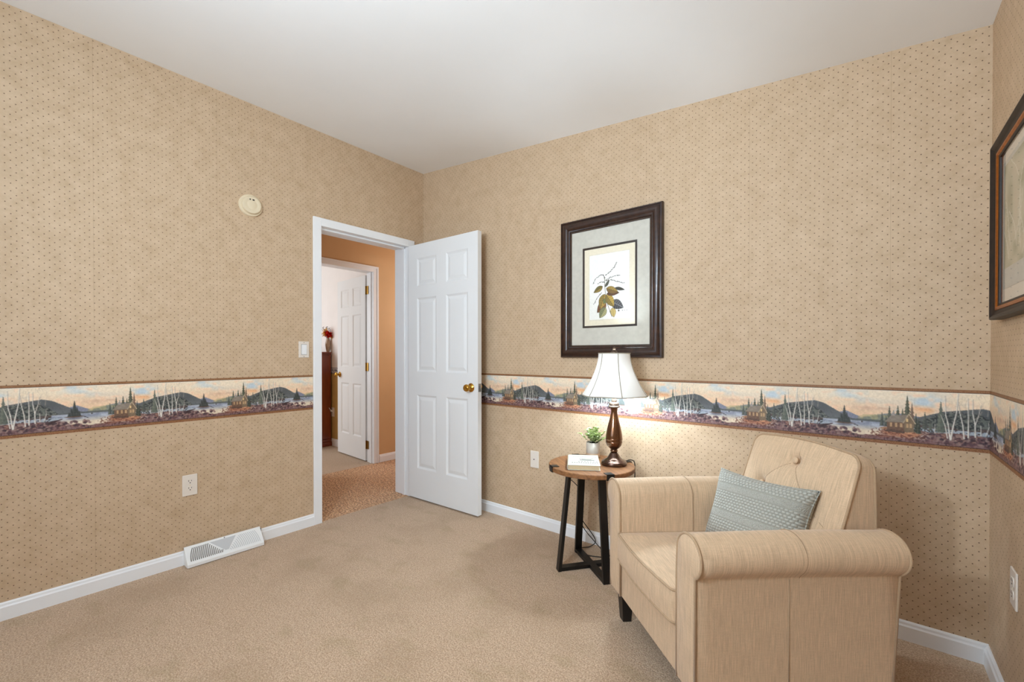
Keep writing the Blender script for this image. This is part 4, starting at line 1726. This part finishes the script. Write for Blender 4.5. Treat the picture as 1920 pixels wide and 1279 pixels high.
def rrect(x0, x1, y0, y1, rad, nc=6, ne=10, bow=(0, 0, 0, 0)):
    """Rounded rectangle outline (x, y), counter-clockwise, edges subdivided and bowed (bottom,right,top,left)."""
    rs = rad if isinstance(rad, (tuple, list)) else (rad,) * 4
    cs = [(x0 + rs[0], y0 + rs[0], PI), (x1 - rs[1], y0 + rs[1], 1.5 * PI), (x1 - rs[2], y1 - rs[2], 0), (x0 + rs[3], y1 - rs[3], .5 * PI)]
    out = []
    for i, (cx, cy, a0) in enumerate(cs):
        for k in range(nc + 1):
            a = a0 + .5 * PI * k / nc
            out.append((cx + rs[i] * math.cos(a), cy + rs[i] * math.sin(a)))
        nx = cs[(i + 1) % 4]
        p = out[-1]
        a = nx[2]
        q = (nx[0] + rs[(i + 1) % 4] * math.cos(a), nx[1] + rs[(i + 1) % 4] * math.sin(a))
        for k in range(1, ne):
            t = k / ne
            b = bow[i] * math.sin(PI * t)
            dx, dy = ((0, -b), (b, 0), (0, b), (-b, 0))[i]
            out.append((p[0] + (q[0] - p[0]) * t + dx, p[1] + (q[1] - p[1]) * t + dy))
    return out


bm = B()
vs = [(.006, AT - .002), (.006, CW - AT + .002), (DEP - .004, CW - AT + .002), (DEP - .004, AT - .002)]
prism(bm, [ch(d, w_, ZBASE) for d, w_ in vs], (0, 0, ZSEAT0 - ZBASE - .002))
fr = obj('seat_base', bm, M['linen'], arm, world=True)
bm = B()
tube(bm, [ch(.004, AT + .004, ZBASE + .004), ch(.004, AT + .004, ZSEAT0 - .008), ch(.004, CW - AT - .004, ZSEAT0 - .008), ch(.004, CW - AT - .004, ZBASE + .004)], .0016, seg=6)
obj('seam', bm, M['seam'], fr, world=True)
# seat cushion
ol = rrect(-.016, .47, AT + .002, CW - AT - .002, (.022, .03, .03, .022), bow=(0, 0, 0, .012))
top = [ch(d, w_, ZSEAT1) for d, w_ in ol]
zm = (ZSEAT0 + ZSEAT1) / 2
oc = rrect(-.020, .472, AT + .001, CW - AT - .001, (.024, .03, .03, .024), bow=(0, 0, 0, .014))
mids = [[ch(d, w_, z) for d, w_ in oc] for z in (zm + .02, zm - .02)]
bot = [ch(d, w_, ZSEAT0) for d, w_ in ol]
cu = obj('seat_cushion', slab(top, bot, 0, crown=.022, mid=mids), M['linen'], arm, world=True, smooth=True, angle=60)
for line_ in (top, bot):
    bm = B()
    tube(bm, line_, .0042, closed=True, seg=8)
    obj('piping', bm, M['piping'], cu, world=True, smooth=True, angle=180)
# back rest: leaning front face, upright rear face
ZB0, ZB1 = .36, .826


def bfront(w_, z, off=0.0):
    d = .462 + (z - ZB0) * .305 - (w_ - .33) * .055
    return ch(d - off, w_, z)


BW0, BW1 = AT + .002, CW - AT - .004
ol = rrect(BW0, BW1, ZB0, ZB1, (.01, .01, .045, .045), nc=8, ne=14, bow=(0, .004, .012, .004))
front = [bfront(w_, z) for w_, z in ol]
back = [ch(.648 - (w_ - .33) * .055, w_ * .985 + .005, z - (.012 if z > .7 else 0)) for w_, z in ol]
bmid = [[f.lerp(b, t) + Vector((0, 0, .004 if f.z > .7 else 0)) for f, b in zip(front, back)] for t in (.25, .6, .9)]
nrmb = -(Dv * 1.0 - Vector((0, 0, .305))).normalized()
wc = (BW0 + BW1) / 2
b1 = bfront(wc + .004, .757)
b2 = bfront(wc + .125, .640)
b3 = bfront(wc - .100, .622)
bdm = [(b1, .022, .022), (b2, .024, .022), (b3, .024, .022)]
lines = [(b1, bfront(wc - .01, .822)), (b1, b2), (b1, b3), (b2, bfront(BW1, .50)), (b3, bfront(BW0, .545))]
gr = [(a, b, .0035) for a, b in lines]
bo = obj('backrest', slab(front, back, 0, rings=44, crown=.030, dimples=bdm, grooves=gr, nrm=nrmb, mid=bmid), M['linen'], arm, world=True, smooth=True, angle=60)
for line_ in (front, back):
    bm = B()
    tube(bm, line_, .0045, closed=True, seg=8)
    obj('piping', bm, M['piping'], bo, world=True, smooth=True, angle=180)
for q in (b1, b2, b3):
    bm = B()
    Mr = nrmb.to_track_quat('Z', 'Y').to_matrix().to_4x4()
    uvsphere(bm, (0, 0, 0), .0125, (1, 1, .5), 16, 10)
    bm.transform(Matrix.Translation(q + nrmb * .004) @ Mr)
    obj('button', bm, M['linen'], bo, world=True, smooth=True, angle=180)


def back_h(p):
    c = sum(front, Vector()) / len(front)
    # radial scale of p against the outline
    best = 0
    for f in front:
        v = f - c
        best = max(best, (p - c).dot(v) / v.length_squared) if (p - c).length > 1e-6 and (p - c).angle(v) < .12 else best
    s = min(1, max(best, 0))
    h = .030 * (1 - s ** 3.2)
    for q, depth, sig in bdm:
        dd = (p - q).length
        h -= depth * math.exp(-(dd / sig) ** 2) + depth * .55 * math.exp(-(dd / (sig * 2.4)) ** 2)
    return h - .0035


bm = B()
for a, b in lines:
    pts = []
    for k in range(3, 23):
        p = a.lerp(b, k / 23)
        pts.append(p + nrmb * (back_h(p) + .0002))
    tube(bm, pts, .0011, seg=5)
obj('tufting_seam', bm, M['seam'], bo, world=True)
# legs
for d0, w0 in ((.045, .050), (.045, CW - .050), (DEP - .05, .05), (DEP - .05, CW - .05)):
    bm = B()
    a, b = .026, .018
    t4 = [ch(d0 + sx * a, w0 + sy * a, ZBASE) for sx, sy in ((-1, -1), (1, -1), (1, 1), (-1, 1))]
    f4 = [ch(d0 + sx * b, w0 + sy * b, 0) for sx, sy in ((-1, -1), (1, -1), (1, 1), (-1, 1))]
    tv, fv = [bm.verts.new(p) for p in t4], [bm.verts.new(p) for p in f4]
    bm.faces.new(tv)
    bm.faces.new(fv[::-1])
    for k in range(4):
        bm.faces.new((tv[k], tv[(k + 1) % 4], fv[(k + 1) % 4], fv[k]))
    obj('leg', bm, M['black_wood'], arm, world=True)
bm = B()
prism(bm, [ch(d, w_, ZBASE - .004) for d, w_ in ((.012, .01), (.012, CW - .01), (DEP - .01, CW - .01), (DEP - .01, .01))], (0, 0, .004))
obj('dust_cover', bm, M['black_wood'], arm, world=True)

# lumbar pillow propped in the seat
pw, phh, pt = .206, .140, .062
NX, NY = 44, 30


def pillow_pt(x, y, side):
    e = 1 - .11 * (1 - y * y) * abs(x) ** 2
    f = 1 - .11 * (1 - x * x) * abs(y) ** 2
    t = pt * (max(0, 1 - x ** 4) * max(0, 1 - y ** 4)) ** .5
    return Vector((x * pw * e, side * t, y * phh * f))


bm = B()
grid = {}
for side in (1, -1):
    for i in range(NX + 1):
        for j in range(NY + 1):
            x, y = -1 + 2 * i / NX, -1 + 2 * j / NY
            if side < 0 and (i in (0, NX) or j in (0, NY)):
                grid[i, j, side] = grid[i, j, 1]
            else:
                grid[i, j, side] = bm.verts.new(pillow_pt(x, y, side))
    for i in range(NX):
        for j in range(NY):
            q = [grid[i, j, side], grid[i + 1, j, side], grid[i + 1, j + 1, side], grid[i, j + 1, side]]
            bm.faces.new(q if side > 0 else q[::-1])
P_far = cp(.845 * S, 1.75 * S, .545)
P_near = cp(.966 * S, 1.45 * S, .560)
ax = (P_near - P_far).normalized()
upv = (Vector((0, 0, 1)) + Dv * .42)
upv = (upv - ax * upv.dot(ax)).normalized()
nv = upv.cross(ax).normalized()
PM = Matrix((ax, nv, upv)).transposed().to_4x4()
PM.translation = (P_far + P_near) / 2
pil = obj('lumbar_pillow', bm, M['quilt'], None, smooth=True, angle=180)
pil.matrix_basis = PM
tag(pil, 'blue-grey quilted lumbar pillow leaning in the armchair', 'pillow')
bm = B()
edge = [pillow_pt(-1 + 2 * i / NX, -1, 1) for i in range(NX)] + [pillow_pt(1, -1 + 2 * j / NY, 1) for j in range(NY)] + \
       [pillow_pt(1 - 2 * i / NX, 1, 1) for i in range(NX)] + [pillow_pt(-1, 1 - 2 * j / NY, 1) for j in range(NY)]
tube(bm, edge, .0022, closed=True, seg=6)
obj('edge_seam', bm, M['quilt'], pil, smooth=True, angle=180)

# ------------------------------------------------------------------ far room: cabinet, vases, outlet
cx1 = -2.40
cab = root('tall_cabinet', (cx1 - .45, .26, 0), 0)
tag(cab, 'reddish cherry wood cabinet seen through both doorways', 'cabinet')
bm = B()
box(bm, (cx1 - .90, .062, .09), (cx1, .455, 1.165), .003, 1)
obj('cabinet_body', bm, M['cabinet'], cab, world=True)
bm = B()
box(bm, (cx1 - .92, .045, 0), (cx1 + .014, .462, .055), .004, 1)
box(bm, (cx1 - .91, .052, .055), (cx1 + .008, .459, .09), .006, 2)
obj('plinth', bm, M['cabinet'], cab, world=True)
bm = B()
for z0, z1, e in ((1.160, 1.172, .006), (1.172, 1.186, .013), (1.186, 1.2005, .020)):
    box(bm, (cx1 - .90 - e, .062 - e, z0), (cx1 + e, .458, z1), .003, 1)
for k in range(12):
    y = .075 + k * .031
    box(bm, (cx1, y, 1.150), (cx1 + .008, y + .014, 1.160))
obj('cornice', bm, M['cabinet'], cab, world=True)
bm = B()
for k in range(2):
    box(bm, (cx1 - .88 + k * .44, .050, .12), (cx1 - .46 + k * .44, .062, 1.13), .003, 1)
obj('cabinet_door', bm, M['cabinet'], cab, world=True)

v = root('flower_vase', (cx1 - .045, .440, 1.2008), 0)
tag(v, 'taupe vase of red and yellow flowers on top of the far cabinet', 'vase')
bm = B()
lathe(bm, [(0, 0), (.018, 0), (.021, .01), (.028, .05), (.033, .085), (.032, .115), (.026, .15), (.020, .172), (.0215, .178), (.0185, .178), (.018, .17), (0, .17)], seg=32, cap=False)
obj('vase_body', bm, M['vase'], v, smooth=True, angle=60)
rnd = random.Random(12)


def blossom(bm, c, rad, n):
    for i in range(n):
        a, e = rnd.random() * 2 * PI, rnd.uniform(-.5, 1.2)
        d = Vector((math.cos(a) * math.cos(e), math.sin(a) * math.cos(e), math.sin(e)))
        leaf_mesh(bm, Vector(c) + d * rad * .15, d, Vector((.3, .2, 1)), rad * rnd.uniform(.7, 1.1), rad * .32)


bms = B()
for c in ((.0, -.012, .240), (.02, .008, .228), (.025, -.015, .205), (-.02, .005, .235), (.03, -.03, .222), (.03, .004, .198), (.02, -.028, .248)):
    bmr = B()
    blossom(bmr, c, .040, 22)
    obj('red_flower', bmr, M['red'], v)
    tube(bms, [(0, 0, .16), (c[0] * .6, c[1] * .6, .19), c], .0015, seg=5)
for c in ((.02, -.058, .245), (.01, -.050, .270), (.02, -.035, .282), (.03, -.062, .210), (.035, .010, .185), (.02, -.075, .228)):
    bmy = B()
    blossom(bmy, c, .028, 14)
    obj('yellow_flower', bmy, M['yellow'], v)
    tube(bms, [(0, 0, .16), (c[0] * .6, c[1] * .6, .2), c], .0013, seg=5)
for c in ((.02, -.03, .315), (.01, -.01, .325), (.0, .012, .31), (.02, -.075, .315), (.01, -.10, .30), (.0, .03, .29)):
    tube(bms, smooth_path([(0, 0, .16), (c[0] * .5, c[1] * .5 + .008, .24), c], 5), .0016, seg=5)
    for k in range(3):
        uvsphere(bms, (c[0] + rnd.uniform(-.01, .01), c[1] + rnd.uniform(-.01, .01), c[2] - .012 * k), .005, u=8, v=6)
obj('twigs', bms, M['twig'], v)
v = root('glass_jar', (cx1 - .06, .318, 1.2008), 0)
tag(v, 'patterned glass jar on the far cabinet, half hidden by the door casing', 'jar')
bm = B()
lathe(bm, [(0, 0), (.03, 0), (.036, .02), (.042, .06), (.036, .10), (.028, .12), (.030, .128), (.026, .128), (0, .12)], seg=28, cap=False)
obj('jar_body', bm, M['vase'], v, smooth=True, angle=60)
bm = B()
for z in (.03, .06, .09):
    lathe(bm, [(.037 + .005 * (z == .06), z - .004), (.040 + .005 * (z == .06), z), (.037 + .005 * (z == .06), z + .004)], seg=28, cap=False)
obj('pattern_rings', bm, M['slot'], v)
r = duplex((-2.385, .4765, .43), 0, 'almond duplex outlet beside the far room cabinet')
bm = B()
box(bm, (-.02, -.03, .005), (.004, -.0079, .03), .003, 1)
tube(bm, smooth_path([(-.008, -.03, .02), (-.012, -.045, .05), (-.03, -.05, .07)], 5), .003, seg=6)
pg = obj('power_plug', bm, M['trim'], None)
pg.location = (-2.385, .4765, .43)
tag(pg, 'white plug in the far room outlet beside the cabinet', 'plug')

# added ceiling fixture, unseen behind the camera, put in to light the room
r = root('added_ceiling_light', (1.55, -2.75, ceil_z(1.55)), 0)
tag(r, 'added round frosted ceiling light, unseen behind the camera', 'ceiling light')
bm = B()
lathe(bm, [(0, -.002), (.15, -.016), (.155, -.03), (.13, -.06), (.08, -.08), (0, -.088)], seg=40, cap=False)
obj('glass_dome', bm, M['dome'], r, smooth=True, angle=60)
